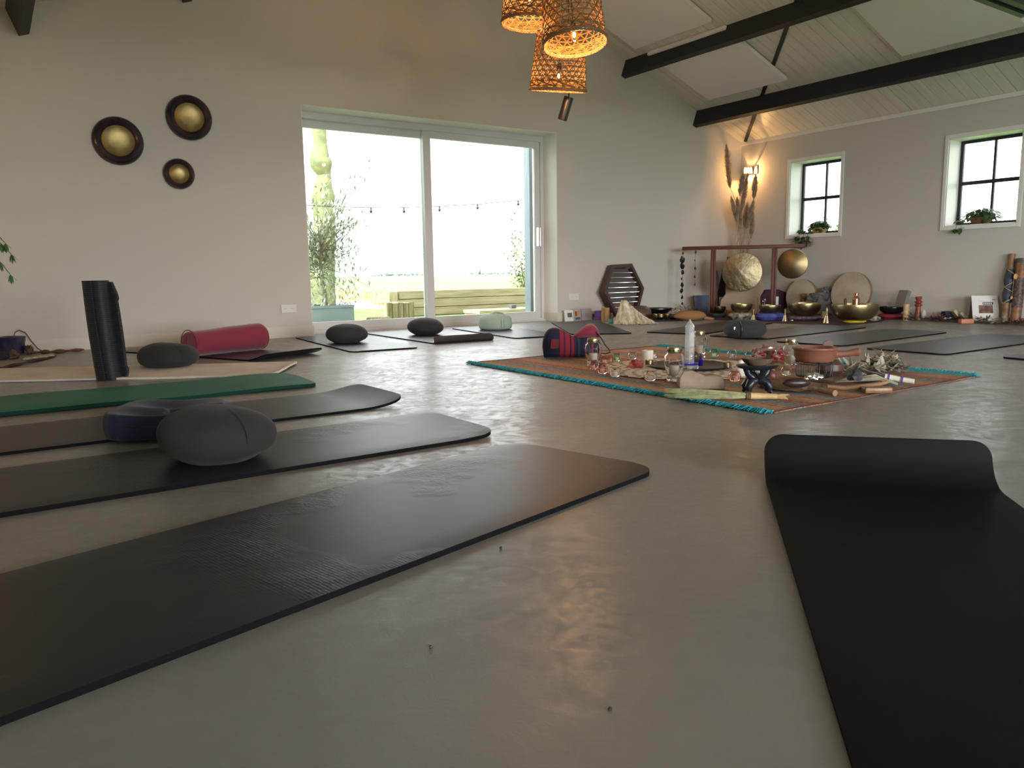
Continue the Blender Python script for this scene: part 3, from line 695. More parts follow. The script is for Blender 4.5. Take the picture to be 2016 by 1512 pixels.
bm = nb(); box(bm, -.135, -.115, -.13, -.126, .075, .1); obj('label_tag', bm, PAPER, t, smooth=False)
# mint zafu: straight pleated sides
p = G(975, 650, .012, .12); t = thing('pleated_cushion', 'mint green pleated drum-shaped cushion by the door', 'cushion', (p.x, p.y, .0115), RV)
bm = nb(); r = .178
lathe(bm, [(0, 0), (r*.92, 0), (r, .02), (r*1.02, .07), (r*.98, .12), (r*.86, .148), (r*.5, .162), (.03, .172), (0, .17)], I4, 64, lambda a, k: 1+.02*math.sin(a*11)*(k > 4)+.02*math.sin(a*3+1)); obj('cover', bm, MINT, t, sub=1)
bm = nb(); tube(bm, [(.10, -r*.86, .02), (.10, -r*.87, .07), (.10, -r*.84, .12)], .003, 5); tube(bm, [(.07, -r*.95, .02), (.07, -r*.97, .07), (.07, -r*.93, .12)], .003, 5); obj('side_seam', bm, MINT, t)
bm = nb(); tube(bm, [(-.04, -.02, .168), (.0, .0, .182), (.05, .01, .178), (.1, .0, .165)], [.008, .018, .016, .008], 8, flat=.5); obj('carry_handle', bm, MINT, t)
# raspberry bolster
pa, pb = G(392, 704, .012, .12), G(500, 692, .012, .12); mid = (pa+pb)/2; ang = math.atan2(pb.y-pa.y, pb.x-pa.x); ln = .66; rr = .105
t = thing('bolster', 'raspberry red cylindrical bolster on a black mat at left', 'bolster', (mid.x, mid.y, .0125), ang)
bm = nb(); rings = [(-ln/2, .2), (-ln/2-.004, .6), (-ln/2, .93), (-ln/2+.015, 1)]+[(-ln/2+.03+(ln-.06)*i/14, 1) for i in range(15)]+[(ln/2-.015, 1), (ln/2, .92), (ln/2+.004, .6), (ln/2, .2)]
V_ = []
for x_, k in rings:
    V_.append([bm.verts.new((x_, rr*k*math.cos(a)*(1+.02*noise.noise(Vector((x_*9, a, 1)))), rr+rr*k*math.sin(a)*.96*(1+.03*noise.noise(Vector((x_*7, a, 0)))))) for a in [2*math.pi*j/32 for j in range(32)]])
for a, b in zip(V_, V_[1:]):
    for j in range(32): bm.faces.new((a[j], a[(j+1) % 32], b[(j+1) % 32], b[j]))
bm.faces.new(V_[0]); bm.faces.new(V_[-1][::-1])
for v in bm.verts: v.co.z = max(v.co.z, .002); v.co.z += .012*math.sin(v.co.x*4)*v.co.z/rr*.6
obj('cover', bm, RED, t)
for s_ in (-1, 1):
    bm = nb(); tube(bm, [(s_*ln/2*.995, rr*.97*math.cos(a), rr+rr*.94*math.sin(a)) for a in [2*math.pi*j/28 for j in range(29)]], .004, 5, cap=False); obj('end_piping', bm, RED, t)
bm = nb(); tube(bm, [(-ln/2-.006, .0, rr-.05), (-ln/2-.012, 0, rr), (-ln/2-.006, 0, rr+.05)], .006, 6, flat=.5); obj('end_handle', bm, RED, t)
# navy wedge seat cushion with a rear notch
p = G(338, 866, .012, .2); t = thing('seat_cushion', 'navy velour U-shaped wedge seat cushion on a charcoal mat', 'cushion', (p.x, p.y, .0125), RV+.12)
def wz(x, y):
    w_ = .105-.12*(x+.2)*.25; dish = .032*math.exp(-((x+.02)**2/.012+(abs(y)-.09)**2/.006)); return max(.03, w_-dish)
bm = nb(); nxx, nyy = 40, 40; grid = {}
def inside(x, y):
    if x > .0 and abs(y) < .028+.03*max(0, x-.05)*2: return False
    ax, ay = abs(x)/.205, abs(y)/.205; return ax**5+ay**5 <= 1
for i in range(nxx+1):
    for j in range(nyy+1):
        x_, y_ = -.205+.41*i/nxx, -.205+.41*j/nyy
        grid[i, j] = (x_, y_)
cells = [(i, j) for i in range(nxx) for j in range(nyy) if inside(-.205+.41*(i+.5)/nxx, -.205+.41*(j+.5)/nyy)]
cs = set(cells); tv, bv = {}, {}
for i, j in cells:
    for a, b in ((i, j), (i+1, j), (i+1, j+1), (i, j+1)):
        if (a, b) not in tv:
            x_, y_ = grid[a, b]; nbs = sum(((a-q, b-s_) in cs) for q in (0, 1) for s_ in (0, 1)); dz = .0 if nbs == 4 else .014
            tv[a, b] = bm.verts.new((x_, y_, wz(x_, y_)-dz)); bv[a, b] = bm.verts.new((x_*.98, y_*.98, .0))
for i, j in cells:
    q = ((i, j), (i+1, j), (i+1, j+1), (i, j+1)); bm.faces.new([tv[k] for k in q]); bm.faces.new([bv[k] for k in q][::-1])
    for (di, dj, a, b) in ((-1, 0, 3, 0), (1, 0, 1, 2), (0, -1, 0, 1), (0, 1, 2, 3)):
        if (i+di, j+dj) not in cs: bm.faces.new((tv[q[a]], bv[q[a]], bv[q[b]], tv[q[b]]))
bmesh.ops.smooth_vert(bm, verts=bm.verts[:], factor=.5, use_axis_x=True, use_axis_y=True, use_axis_z=True); bmesh.ops.smooth_vert(bm, verts=bm.verts[:], factor=.5, use_axis_x=True, use_axis_y=True, use_axis_z=True)
obj('cover', bm, NAVY, t, sub=1, ang=80)
bm = nb(); tube(bm, [(-.19, -.15, .06), (-.1, -.2, .058), (.1, -.2, .045), (.19, -.17, .04)], .003, 5); obj('seam_piping', bm, NAVY, t)
# rolled mat standing upright
RIBM = mat('ribbed_black_foam', (.02, .022, .028), .38, spec=.5); bb = PB(RIBM)
tcn = N(RIBM, 'ShaderNodeTexCoord'); wv = N(RIBM, 'ShaderNodeTexWave', Scale=26.0); wv.bands_direction = 'Z'; L(RIBM, tcn.outputs['Object'], wv.inputs['Vector'])
bp = N(RIBM, 'ShaderNodeBump', Strength=.6, Distance=.004); L(RIBM, wv.outputs['Fac'], bp.inputs['Height']); L(RIBM, bp.outputs[0], bb.inputs['Normal'])
p = G(219, 750, .0, .085); k_ = met(1, p); H_ = met(193, p)
bm = nb(); th = .012; prof = []
n_ = 120
for i in range(n_+1):
    a = 2*math.pi*2.9*i/n_; r_o = .016+.0098*2*a/(2*math.pi)*1.12; prof.append((r_o*math.cos(a-.9)*1.05, r_o*math.sin(a-.9)))
nz_ = 60; rows_o, rows_i = [], []
def secp(i):
    x, y = prof[i]; x2, y2 = prof[min(i+1, n_)]; x1, y1 = prof[max(i-1, 0)]; tx, ty = x2-x1, y2-y1; l_ = math.hypot(tx, ty); return (x, y), (x-ty/l_*th, y+tx/l_*th)
for kz in range(nz_+1):
    z = H_*kz/nz_; lean = -.034*(z/H_)-.005*math.sin(z/H_*3.1); bul = 1+.02*math.sin(z/H_*math.pi)
    ro, ri = [], []
    for i in range(n_+1):
        (a, b), (c, d_) = secp(i); ro.append(bm.verts.new((a*bul+lean, b*bul, z))); ri.append(bm.verts.new((c*bul+lean, d_*bul, z)))
    rows_o.append(ro); rows_i.append(ri)
for kz in range(nz_):
    for i in range(n_):
        bm.faces.new((rows_o[kz][i], rows_o[kz][i+1], rows_o[kz+1][i+1], rows_o[kz+1][i])); bm.faces.new((rows_i[kz][i], rows_i[kz+1][i], rows_i[kz+1][i+1], rows_i[kz][i+1]))
    for i in (0, n_): bm.faces.new((rows_o[kz][i], rows_o[kz+1][i], rows_i[kz+1][i], rows_i[kz][i]))
for kz in (0, nz_):
    for i in range(n_): bm.faces.new((rows_o[kz][i], rows_i[kz][i], rows_i[kz][i+1], rows_o[kz][i+1]))
t = thing('rolled_yoga_mat', 'black ribbed yoga mat rolled up and standing on end at left', 'yoga mat', (p.x, p.y, 0), RV)
obj('roll', bm, RIBM, t, ang=50)
bm = nb(); nn = 40; A = []
for i in range(nn+1):
    z = .01+(H_-.01)*i/nn*.985; q = i/nn; lean = -.034*q
    bx = .068+lean+.012*math.sin(q*math.pi)**.5+.008*math.sin(q*17)*(q > .8 or q < .12)
    A.append([bm.verts.new((bx-.05, .055, z)), bm.verts.new((bx+.018, .03, z)), bm.verts.new((bx+.03, .012, z)), bm.verts.new((bx+.02, 0, z)), bm.verts.new((bx-.03, .01, z))])
for a, b in zip(A, A[1:]):
    for j in range(5): bm.faces.new((a[j], a[(j+1) % 5], b[(j+1) % 5], b[j]))
bm.faces.new(A[0]); bm.faces.new(A[-1][::-1])
obj('loose_end', bm, RIBM, t, label='loose outer flap of the roll')
# ================================================================== LAMPS
def emis(name, col, st):
    M = bpy.data.materials.new(name); M.use_nodes = True; b = PB(M); b.inputs['Base Color'].default_value = (*col, 1); b.inputs['Emission Color'].default_value = (*col, 1); b.inputs['Emission Strength'].default_value = st; return M
BULB = emis('warm_filament', (1, .5, .16), 140)
CANE.node_tree.nodes['Principled BSDF'].inputs['Subsurface Weight'].default_value = 0
def pendant(px, py, D, rb, rt, h, tx, ty, bulbz, label, power):
    # rim centre at pixel (px,py), depth D; tx: sideways lean, ty: tilt of the opening towards the viewer
    p = ray(px, py)*D+Vector((0, 0, EYE))
    t = thing('rattan_pendant_lamp', label, 'pendant lamp', p, RV, 'woven rattan pendant lamps'); t.rotation_euler = Matrix.Rotation(RV, 3, 'Z').to_euler()
    M_ = RY(tx) @ RX(ty)
    def rad(z): q = z/h; return rb+(rt-rb)*q if q < .92 else (rb+(rt-rb)*.92)*(1-(q-.92)/.08*.35)
    bm = nb(); nr = 12; ns = 20
    for i in range(nr):
        z = .035+(h*.92-.035)*i/(nr-1); r = rad(z); tube(bm, [(r*math.cos(a), r*math.sin(a), z) for a in [2*math.pi*j/36 for j in range(37)]], .0036, 4, M_, cap=False)
    for s_ in (-1, 1):
        for k in range(ns):
            a0 = 2*math.pi*k/ns; pts = []
            for j in range(17): z = h*j/16; r = rad(z)+.002*s_; a = a0+s_*2.1*j/16; pts.append((r*math.cos(a), r*math.sin(a), z))
            tube(bm, pts, .0042, 4, M_, cap=False)
    for i in range(9):
        z = .03+.0075*i; r = rad(z)+.001; tube(bm, [(r*math.cos(a), r*math.sin(a), z+.006*math.sin(a*9+i)) for a in [2*math.pi*j/60 for j in range(61)]], .0024, 4, M_, cap=False)
    for k in range(12):
        a = 2*math.pi*k/12; r = rad(h); tube(bm, [(r*math.cos(a), r*math.sin(a), h), (0, 0, h+.02)], .004, 4, M_)
    obj('woven_shade', bm, CANE, t)
    bm = nb()
    for q in range(4):
        pts = [((rb+.004+.004*math.sin(a*14+q*1.57))*math.cos(a), (rb+.004+.004*math.sin(a*14+q*1.57))*math.sin(a), .012+.010*math.cos(a*14+q*1.57)) for a in [2*math.pi*j/150 for j in range(151)]]
        tube(bm, pts, .0055, 5, M_, cap=False)
    obj('rim', bm, CANED, t)
    bm = nb(); lathe(bm, [(0, bulbz+.1), (.018, bulbz+.1), (.02, bulbz+.05), (.014, bulbz+.045), (0, bulbz+.045)], M_, 16); tube(bm, [(0, 0, bulbz+.1), (0, 0, h+.02)], .004, 6, M_); obj('lamp_holder', bm, BLACK, t)
    bm = nb(); lathe(bm, [(0, bulbz-.05), (.02, bulbz-.045), (.032, bulbz-.015), (.028, bulbz+.015), (.012, bulbz+.045), (0, bulbz+.045)], M_, 20); obj('glass_bulb', bm, mat('bulb_glass', (1, .8, .5), .05, trans=1, ior=1.15), t)
    bm = nb(); blob(bm, (0, 0, bulbz-.003), (.009, .009, .02), 0, 1, 2, 0, M_); obj('filament', bm, BULB, t)
    topp = (M_ @ Vector((0, 0, h+.02))); wp = Matrix.Rotation(RV, 3, 'Z') @ topp+p
    zc = zr(wp.x); bm = nb(); tube(bm, [topp, topp+Vector((0, 0, (zc-wp.z)*.5)), topp+Vector((0, 0, zc-wp.z))], .0035, 6); obj('cord', bm, BLACK, t)
    l = bpy.data.lights.new('pendant_bulb_light', 'POINT'); l.energy = power; l.color = (1, .48, .18); l.shadow_soft_size = .02
    lo = bpy.data.objects.new('pendant_bulb_light', l); C.objects.link(lo); lo.parent = t; lo.location = M_ @ Vector((0, 0, bulbz-.06)); lo.visible_camera = False
    return t
PW = 20
pendant(1132, 88, 5.45, .222, .19, .52, R(-4), R(-8), .07, 'woven rattan pendant lamp at front, showing its bright bulb through the opening', PW)
pendant(1042, 48, 6.25, .225, .19, .52, R(2), R(0), .2, 'woven rattan pendant lamp at left of the hanging cluster', PW)
pendant(1098, 180, 6.45, .234, .192, .50, R(3.5), R(11), .12, 'lowest woven rattan pendant lamp, just above the black spotlight', PW)
# black spotlight
p = ray(1120, 190)*6.9+Vector((0, 0, EYE)); t = thing('ceiling_spotlight', 'black cylindrical spotlight hanging just under the lowest rattan lamp', 'spotlight', p, RV)
M_ = RY(R(17)) @ RX(R(10)); k_ = met(1, p)
bm = nb(); lathe(bm, [(0, 0), (.042, 0), (.043, -.004), (.043, -.2), (.038, -.205), (.038, -.19), (0, -.188)], T(.0, 0, -.005) @ M_, 28); obj('housing', bm, BLACK, t)
bm = nb(); lathe(bm, [(.031, -.196), (.031, -.204), (.036, -.206), (.037, -.2)], T(.0, 0, -.005) @ M_, 28); obj('front_ring', bm, SILVER, t, label='bright metal front ring')
bm = nb(); zc = zr(p.x); tube(bm, [(0, 0, -.01), (0, 0, .03), (.0, 0, .06)], .006, 8); tube(bm, [(0, 0, .05), (0, 0, zc-p.z)], .005, 8); lathe(bm, [(0, zc-p.z), (.04, zc-p.z), (.04, zc-p.z-.03), (0, zc-p.z-.03)], I4, 20); obj('hanging_rod', bm, BLACK, t)
# wall sconce in the far right corner (and its twin on the left wall, out of frame)
AMB = mat('satin_metal', (.6, .5, .4), .3, .9)
def sconce(x, y, z, sx, label, en=14):
    t = thing('wall_sconce', label, 'wall lamp', (x, y, z), 0)
    bm = nb(); box(bm, -.012*sx, 0, -.11, .02, -.055, .055, bev=.002) if sx > 0 else box(bm, 0, .012, -.11, .02, -.055, .055, bev=.002); obj('back_plate', bm, AMB, t, smooth=False)
    bm = nb(); c, h_, e = -.075*sx, .042, .038
    for (x0, x1, y0, y1) in ((c-e, c+e, e, e+.002), (c+sx*e-.001, c+sx*e+.001, -e, e)): box(bm, x0, x1, y0, y1, -h_, h_)
    obj('metal_shield', bm, AMB, t, smooth=False)
    bm = nb(); box(bm, c-e, c+e, -e-.002, -e, -h_, h_); box(bm, c-sx*e-.001, c-sx*e+.001, -e, e, -h_, h_); obj('front_glass', bm, PANE, t, smooth=False)
    bm = nb(); tube(bm, [(-.01*sx, 0, 0), (c, 0, 0)], .006, 6); obj('arm', bm, AMB, t)
    bm = nb(); blob(bm, (c, 0, .012), (.014, .014, .02), 0, 1, 2, 0); obj('glowing_bulb', bm, emis('sconce_bulb', (1, .6, .25), 90), t)
    l = bpy.data.lights.new('sconce_light', 'POINT'); l.energy = en; l.color = (1, .5, .17); l.shadow_soft_size = .012
    lo = bpy.data.objects.new('sconce_light', l); C.objects.link(lo); lo.parent = t; lo.location = (c-.016*sx*0, 0, -.012); lo.visible_camera = False
sconce(WX-.001, 7.46, 2.015, 1, 'glowing wall sconce in the far corner above the pampas grass', 15)
sconce(LX+.001, 6.9, 1.75, -1, 'wall sconce on the left wall, outside the left edge of the photo', 7)
# wall bowls
def wallbowl(px, py, r, label):
    p = onY(px, py, WY-.03); t = thing('wall_bowl', label, 'wall decoration', (p.x, WY-.001, p.z), 0, 'round wall bowls')
    M_ = RX(R(90)); q = r
    bm = nb(); lathe(bm, [(.62*q, .012), (.64*q, .034), (.70*q, .052), (.80*q, .062), (.90*q, .054), (.97*q, .036), (1.0*q, .018), (.98*q, .004), (.9*q, 0), (.6*q, 0)], M_, 64); obj('rim', bm, DARKW, t)
    bm = nb(); lathe(bm, [(0, .006), (.3*q, .008), (.55*q, .018), (.645*q, .03), (.66*q, .026), (.6*q, .004), (0, .002)], M_, 48); obj('bowl_centre', bm, GOLD, t)
wallbowl(233, 277, .205, 'large round dark-rimmed gold wall bowl, leftmost of three')
wallbowl(373, 231, .200, 'large round wall bowl with reddish rim, upper right of three')
wallbowl(353, 342, .136, 'smallest round dark-rimmed gold wall bowl')
# small dirt crumbs on the floor
for px, py, lb in ((848, 1276, 'tiny dark crumb on the bare floor left of centre'), (1201, 1398, 'tiny dark crumb on the floor near the bottom edge'), (986, 1080, 'tiny dark crumb on the floor just below the foreground mat')):
    p = G(px, py); bm = nb(); blob(bm, (0, 0, .0022), (.003, .003, .0028), .4, 1.5, 2, px); tag(obj('floor_crumb', bm, ROCKD, loc=(p.x, p.y, 0)), lb, 'crumb')
# ================================================================== RUG AND WHAT STANDS ON IT
RUGX0, RUGX1, RUGY0, RUGY1 = 2.70, 4.45, 2.03, 4.47
RUG = mat('striped_rug', (.5, .3, .2), .95, bump=.25, bscale=150); b = PB(RUG)
t_ = N(RUG, 'ShaderNodeTexCoord'); s1 = N(RUG, 'ShaderNodeSeparateXYZ'); L(RUG, t_.outputs['Object'], s1.inputs[0])
nz = N(RUG, 'ShaderNodeTexNoise', Scale=14, Detail=4); L(RUG, t_.outputs['Object'], nz.inputs['Vector'])
ma = N(RUG, 'ShaderNodeMath', operation='MULTIPLY_ADD'); L(RUG, nz.outputs['Fac'], ma.inputs[0]); ma.inputs[1].default_value = .02; L(RUG, s1.outputs['X'], ma.inputs[2])
mm = N(RUG, 'ShaderNodeMath', operation='MODULO'); L(RUG, ma.outputs[0], mm.inputs[0]); mm.inputs[1].default_value = .30
md = N(RUG, 'ShaderNodeMath', operation='DIVIDE'); L(RUG, mm.outputs[0], md.inputs[0]); md.inputs[1].default_value = .30
cr = N(RUG, 'ShaderNodeValToRGB'); cr.color_ramp.interpolation = 'CONSTANT'
OR, TC, BLU, RD = (.40, .215, .13), (.25, .10, .065), (.13, .25, .28), (.14, .04, .04)
e = cr.color_ramp.elements; e[0].position = 0; e[0].color = (*TC, 1); e[1].position = .12; e[1].color = (*OR, 1)
for ps, c in ((.16, TC), (.20, OR), (.46, TC), (.50, OR), (.56, TC), (.60, BLU), (.72, RD), (.75, BLU), (.82, TC), (.92, OR), (.96, TC)): q = e.new(ps); q.color = (*c, 1)
n2 = N(RUG, 'ShaderNodeTexNoise', Scale=60, Detail=3); L(RUG, t_.outputs['Object'], n2.inputs['Vector'])
m3 = N(RUG, 'ShaderNodeMix', data_type='RGBA'); 
r2 = N(RUG, 'ShaderNodeMapRange'); r2.inputs['From Min'].default_value = .5; r2.inputs['From Max'].default_value = .6; L(RUG, n2.outputs['Fac'], r2.inputs['Value'])
mk = N(RUG, 'ShaderNodeMath', operation='MULTIPLY'); L(RUG, r2.outputs[0], mk.inputs[0]); mk.inputs[1].default_value = .35; L(RUG, mk.outputs[0], m3.inputs[0])
L(RUG, md.outputs[0], cr.inputs[0]); L(RUG, cr.outputs[0], m3.inputs[6]); m3.inputs[7].default_value = (.62, .42, .24, 1); L(RUG, m3.outputs[2], b.inputs['Base Color'])
t = thing('striped_rug', 'orange and teal striped woven rug with turquoise fringes in the middle of the floor', 'rug', (RUGX0, RUGY0, 0))
W_, D_ = RUGX1-RUGX0, RUGY1-RUGY0
bm = nb(); A = []; nx, ny = 50, 70
def rz_(x, y): return .004+.006*max(0, noise.noise(Vector((x*2.1, y*1.3, 3))))
for i in range(nx+1):
    A.append([bm.verts.new((W_*i/nx, D_*j/ny, rz_(W_*i/nx, D_*j/ny))) for j in range(ny+1)])
for i in range(nx):
    for j in range(ny): bm.faces.new((A[i][j], A[i+1][j], A[i+1][j+1], A[i][j+1]))
ret = bmesh.ops.extrude_face_region(bm, geom=bm.faces[:])
for v in ret['geom']:
    if isinstance(v, bmesh.types.BMVert): v.co.z = .0005
obj('woven_field', bm, RUG, t)
for sx, x0 in ((-1, 0), (1, W_)):
    bm = nb(); random.seed(3+sx)
    y = 0
    while y < D_:
        z0 = rz_(x0, y)+.001
        for q in range(3):
            a = Vector((x0, y+random.uniform(0, .012), z0)); e_ = a+Vector((sx*random.uniform(.035, .06), random.uniform(-.018, .018), 0)); e_.z = random.uniform(.002, .009)
            tube(bm, [a, (a+e_)/2+Vector((0, 0, random.uniform(.003, .012))), e_], [.0045, .004, .0015], 4)
        y += .0095
    box(bm, x0-.006 if sx < 0 else x0-.012, x0+.012 if sx < 0 else x0+.006, 0, D_, .0005, .013)
    obj('fringe', bm, TEAL, t, label='turquoise fringe')
for y0 in (0, D_):
    bm = nb(); tube(bm, [(W_*i/30, y0, rz_(W_*i/30, y0)+.001) for i in range(31)], .003, 5)
    obj('hem', bm, mat('dark_red_hem', (.08, .015, .015), .9), t, label='thin dark red hem')
RZ_ = .010
# crochet doily
DOI = mat('doily', (.6, .56, .48), .95, bump=.3, bscale=200); b = PB(DOI)
t_ = N(DOI, 'ShaderNodeTexCoord'); g_ = N(DOI, 'ShaderNodeVectorMath', operation='LENGTH'); L(DOI, t_.outputs['Object'], g_.inputs[0])
sn = N(DOI, 'ShaderNodeMath', operation='SINE'); ml = N(DOI, 'ShaderNodeMath', operation='MULTIPLY'); ml.inputs[1].default_value = 75; L(DOI, g_.outputs['Value'], ml.inputs[0]); L(DOI, ml.outputs[0], sn.inputs[0])
gr = N(DOI, 'ShaderNodeTexGradient', gradient_type='RADIAL'); L(DOI, t_.outputs['Object'], gr.inputs[0]); m5 = N(DOI, 'ShaderNodeMath', operation='MULTIPLY'); m5.inputs[1].default_value = 2*math.pi*24; L(DOI, gr.outputs['Fac'], m5.inputs[0]); s5 = N(DOI, 'ShaderNodeMath', operation='SINE'); L(DOI, m5.outputs[0], s5.inputs[0])
mu = N(DOI, 'ShaderNodeMath', operation='MULTIPLY'); L(DOI, sn.outputs[0], mu.inputs[0]); L(DOI, s5.outputs[0], mu.inputs[1])
cr = N(DOI, 'ShaderNodeValToRGB'); cr.color_ramp.elements[0].position = .40; cr.color_ramp.elements[0].color = (.66, .62, .54, 1); cr.color_ramp.elements[1].position = .52; cr.color_ramp.elements[1].color = (.12, .1, .09, 1)
L(DOI, mu.outputs[0], cr.inputs[0]); L(DOI, cr.outputs[0], b.inputs['Base Color'])
dc = Vector((3.50, 3.28, 0)); bm = nb(); lathe(bm, [(0, .004), (.2, .004), (.5, .004), (.515, 0), (0, 0)], I4, 96, lambda a, k: 1+.025*abs(math.sin(a*16)) if k > 1 else 1)
tag(obj('doily', bm, DOI, loc=(dc.x, dc.y, RZ_)), 'round cream crochet doily under the candles and crystals on the rug', 'doily')
TRAYM = mat('dark_slate_tray', (.05, .045, .05), .4, bump=.1, bscale=10)
tc_ = Vector((3.56, 3.29, 0)); bm = nb(); lathe(bm, [(0, .004), (.21, .004), (.235, .014), (.245, .016), (.248, .012), (.225, 0), (0, 0)], I4, 56)
tag(obj('round_tray', bm, TRAYM, loc=(tc_.x, tc_.y, RZ_+.005)), 'round dark tray on the doily around the crystal tower', 'tray')
ZT_ = RZ_+.011
# lantern jars with candles
LID = mat('gold_lid', (.36, .29, .16), .3, .9)
def lantern(px, py, h, r, label, dr=.03, first=[None]):
    p = G(px, py, RZ_, dr)
    t = thing('candle_lantern', label, 'candle lantern', (p.x, p.y, RZ_+.001), RV, 'glass grave-light style candle lanterns')
    hb = h*.82
    bm = nb(); pr = [(0, 0), (r*.72, 0), (r*.70, .012), (r*.62, .02), (r*.78, hb*.3), (r*.95, hb*.6), (r, hb*.76), (r*.93, hb*.9), (r*.66, hb), (r*.62, hb), (r*.87, hb*.89), (r*.95, hb*.75), (r*.9, hb*.6), (r*.72, hb*.3), (r*.5, .03), (0, .026)]
    lathe(bm, pr, I4, 32); obj('glass_jar', bm, GLASS, t)
    bm = nb(); lathe(bm, [(0, hb), (r*.66, hb), (r*.68, hb+.003), (r*.68, h-.006), (r*.64, h), (0, h+.001)], I4, 24); lathe(bm, [(r*.68, hb+.001), (r*.73, hb+.003), (r*.68, hb+.006)], I4, 24); lo = obj('lid', bm, LID, t)
    bm = nb()
    for q in range(10): a = q*.628; box(bm, -.004, .004, -.001, .001, -.004, .004, T(r*.68*math.cos(a), r*.68*math.sin(a), h*.91) @ RZ(a+1.57) @ RY(R(45)))
    obj('vent_hole', bm, BLACK, lo)
    bm = nb(); lathe(bm, [(0, .028), (r*.47, .028), (r*.48, .03), (r*.48, hb*.55), (r*.44, hb*.553), (0, hb*.545)], I4, 24); obj('candle', bm, WAX, t)
    bm = nb(); lathe(bm, [(r*.5, .026), (r*.51, .03), (r*.51, hb*.9), (r*.495, hb*.9), (r*.495, .03)], I4, 24); obj('candle_sleeve', bm, GLASS, t)
for a in ((1168, 722, 54, 17.5, 'glass candle lantern in front of the striped bag'), (1327, 752, 66, 20.5, 'largest-looking glass candle lantern, left of the tan rock'), (1377, 705, 51, 15, 'glass candle lantern half hidden behind the crystal tower'), (1557, 727, 57, 17, 'glass candle lantern just left of the terracotta pan')):
    p = G(a[0], a[1], RZ_, .03); lantern(a[0], a[1]-1, met(a[2], p)*1.01, met(a[3], p), a[4])
# small tealight glasses
def tealight(px, py, r, h, m, label):
    p = G(px, py, RZ_, .02); t = thing('tealight_glass', label, 'tealight holder', (p.x, p.y, RZ_+.005), 0, 'little round tealight glasses')
    bm = nb(); lathe(bm, [(0, 0), (r*.6, 0), (r*.9, h*.18), (r, h*.42), (r*.9, h*.68), (r*.68, h*.84), (r*.78, h), (r*.73, h), (r*.62, h*.84), (r*.84, h*.66), (r*.93, h*.42), (r*.82, h*.2), (0, h*.1)], I4, 28, lambda a, k: 1+.025*math.cos(a*14)*(0 < k < 5)); obj('glass_cup', bm, m, t)
    bm = nb(); lathe(bm, [(r*.70, h*.86), (r*.75, h*.84), (r*.78, h*.87), (r*.72, h*.89)], I4, 24); obj('wire_rim', bm, LID, t)
    bm = nb(); lathe(bm, [(0, h*.12), (r*.5, h*.12), (r*.5, h*.42), (0, h*.42)], I4, 16); obj('tealight', bm, WAX, t)
TL = [(1168, 729, 8, 18, GPINK, 'pink tealight glass at the foot of the lantern by the bag'), (1186, 738, 11, 21, GPINK, 'large pink tealight glass at the left rim of the doily'), (1211, 744, 11, 20, GLASS, 'clear tealight glass right of the two pink ones'),
      (1190, 717, 7.5, 15, GPINK, 'pinkish tealight glass behind the left lantern, next to the strap'), (1202, 713, 5.5, 12, GPINK, 'tiny reddish tealight glass between the strap and the green glass'), (1214, 713, 9, 15.5, GGRN, 'greenish tealight glass left of the red stone'),
      (1245, 709, 9, 15, GLASS, 'clear tealight glass behind the red stone'), (1287, 706, 7, 14, GLASS, 'clear tealight glass behind the white candle'), (1280, 752, 12.5, 21, GLASS, 'clear tealight glass left of the front lantern'),
      (1406, 704, 10, 15, GGRN, 'green tealight glass right of the crystal tower'), (1441, 706, 10, 14.5, GLASS, 'clear tealight glass behind the black carved stool, next to the green one'), (1475, 708, 9, 14, GLASS, 'clear tealight glass behind the carved stool, beside the candy bag'),
      (1446, 753, 12, 21, GPINK, 'pink tealight glass between the tan rock and the black carved stool'), (1548, 741, 11, 19, GLASS, 'clear tealight glass in front of the lantern beside the pan')]
for a in TL:
    p = G(a[0], a[1], RZ_, .02); tealight(a[0], a[1], met(a[2], p), met(a[3], p), a[4], a[5])
def simple(name, label, cat, px, py, z, bmf, m, dr=0, rz=RV, group=None, **k):
    p = GC(px, py, z, dr); bm = nb(); bmf(bm, met(1, p)); o = obj(name, bm, m, loc=(p.x, p.y, z), **k); o.rotation_euler = (0, 0, rz); tag(o, label, cat, group); return o
# white pillar candle, brass holders
t = thing('pillar_candle', 'short off-white candle behind the small brass holder', 'candle', G(1275, 713, RZ_, .04)+Vector((0, 0, .005)), 0); k_ = met(1, t.location)
bm = nb(); lathe(bm, [(0, 0), (11*k_, 0), (11.3*k_, .003), (11*k_, 20*k_), (10*k_, 21*k_), (0, 20*k_)], I4, 28); obj('wax', bm, WAX, t)
bm = nb(); tube(bm, [(0, 0, 20*k_), (.001, 0, 20*k_+.008)], .0008, 5); obj('wick', bm, BLACK, t)
def chamber(px, py, label, side):
    t = thing('chamber_candlestick', label, 'candle holder', G(px, py, ZT_, .02)+Vector((0, 0, .005)), RV); k_ = met(1, t.location)
    bm = nb(); lathe(bm, [(0, 0), (8*k_, 0), (8*k_, 9*k_), (7.4*k_, 9*k_), (7.2*k_, 2*k_), (0, 2*k_)], I4, 24); obj('cup', bm, BRASS, t)
    bm = nb(); tube(bm, [((side*(11)+4.2*math.cos(a))*k_, 0, (5+4.2*math.sin(a))*k_) for a in [6.283*j/16 for j in range(17)]], .0014, 6, cap=False); obj('ring_handle', bm, BRASS, t)
chamber(1278, 720, 'small brass candle cup with ring handle on the left side of the tray', 1); chamber(1431, 725, 'small brass candle cup with ring handle on the right side of the tray', -1)
simple('red_stone', 'rough red jasper stone left of the candles on the doily', 'stone', 1252, 725, RZ_+.004, lambda bm, k: blob(bm, (0, 0, 6*k), (14*k, 9*k, 9*k), .45, 1.6, 3, 5, flatb=-.65), ROCKR, .03)
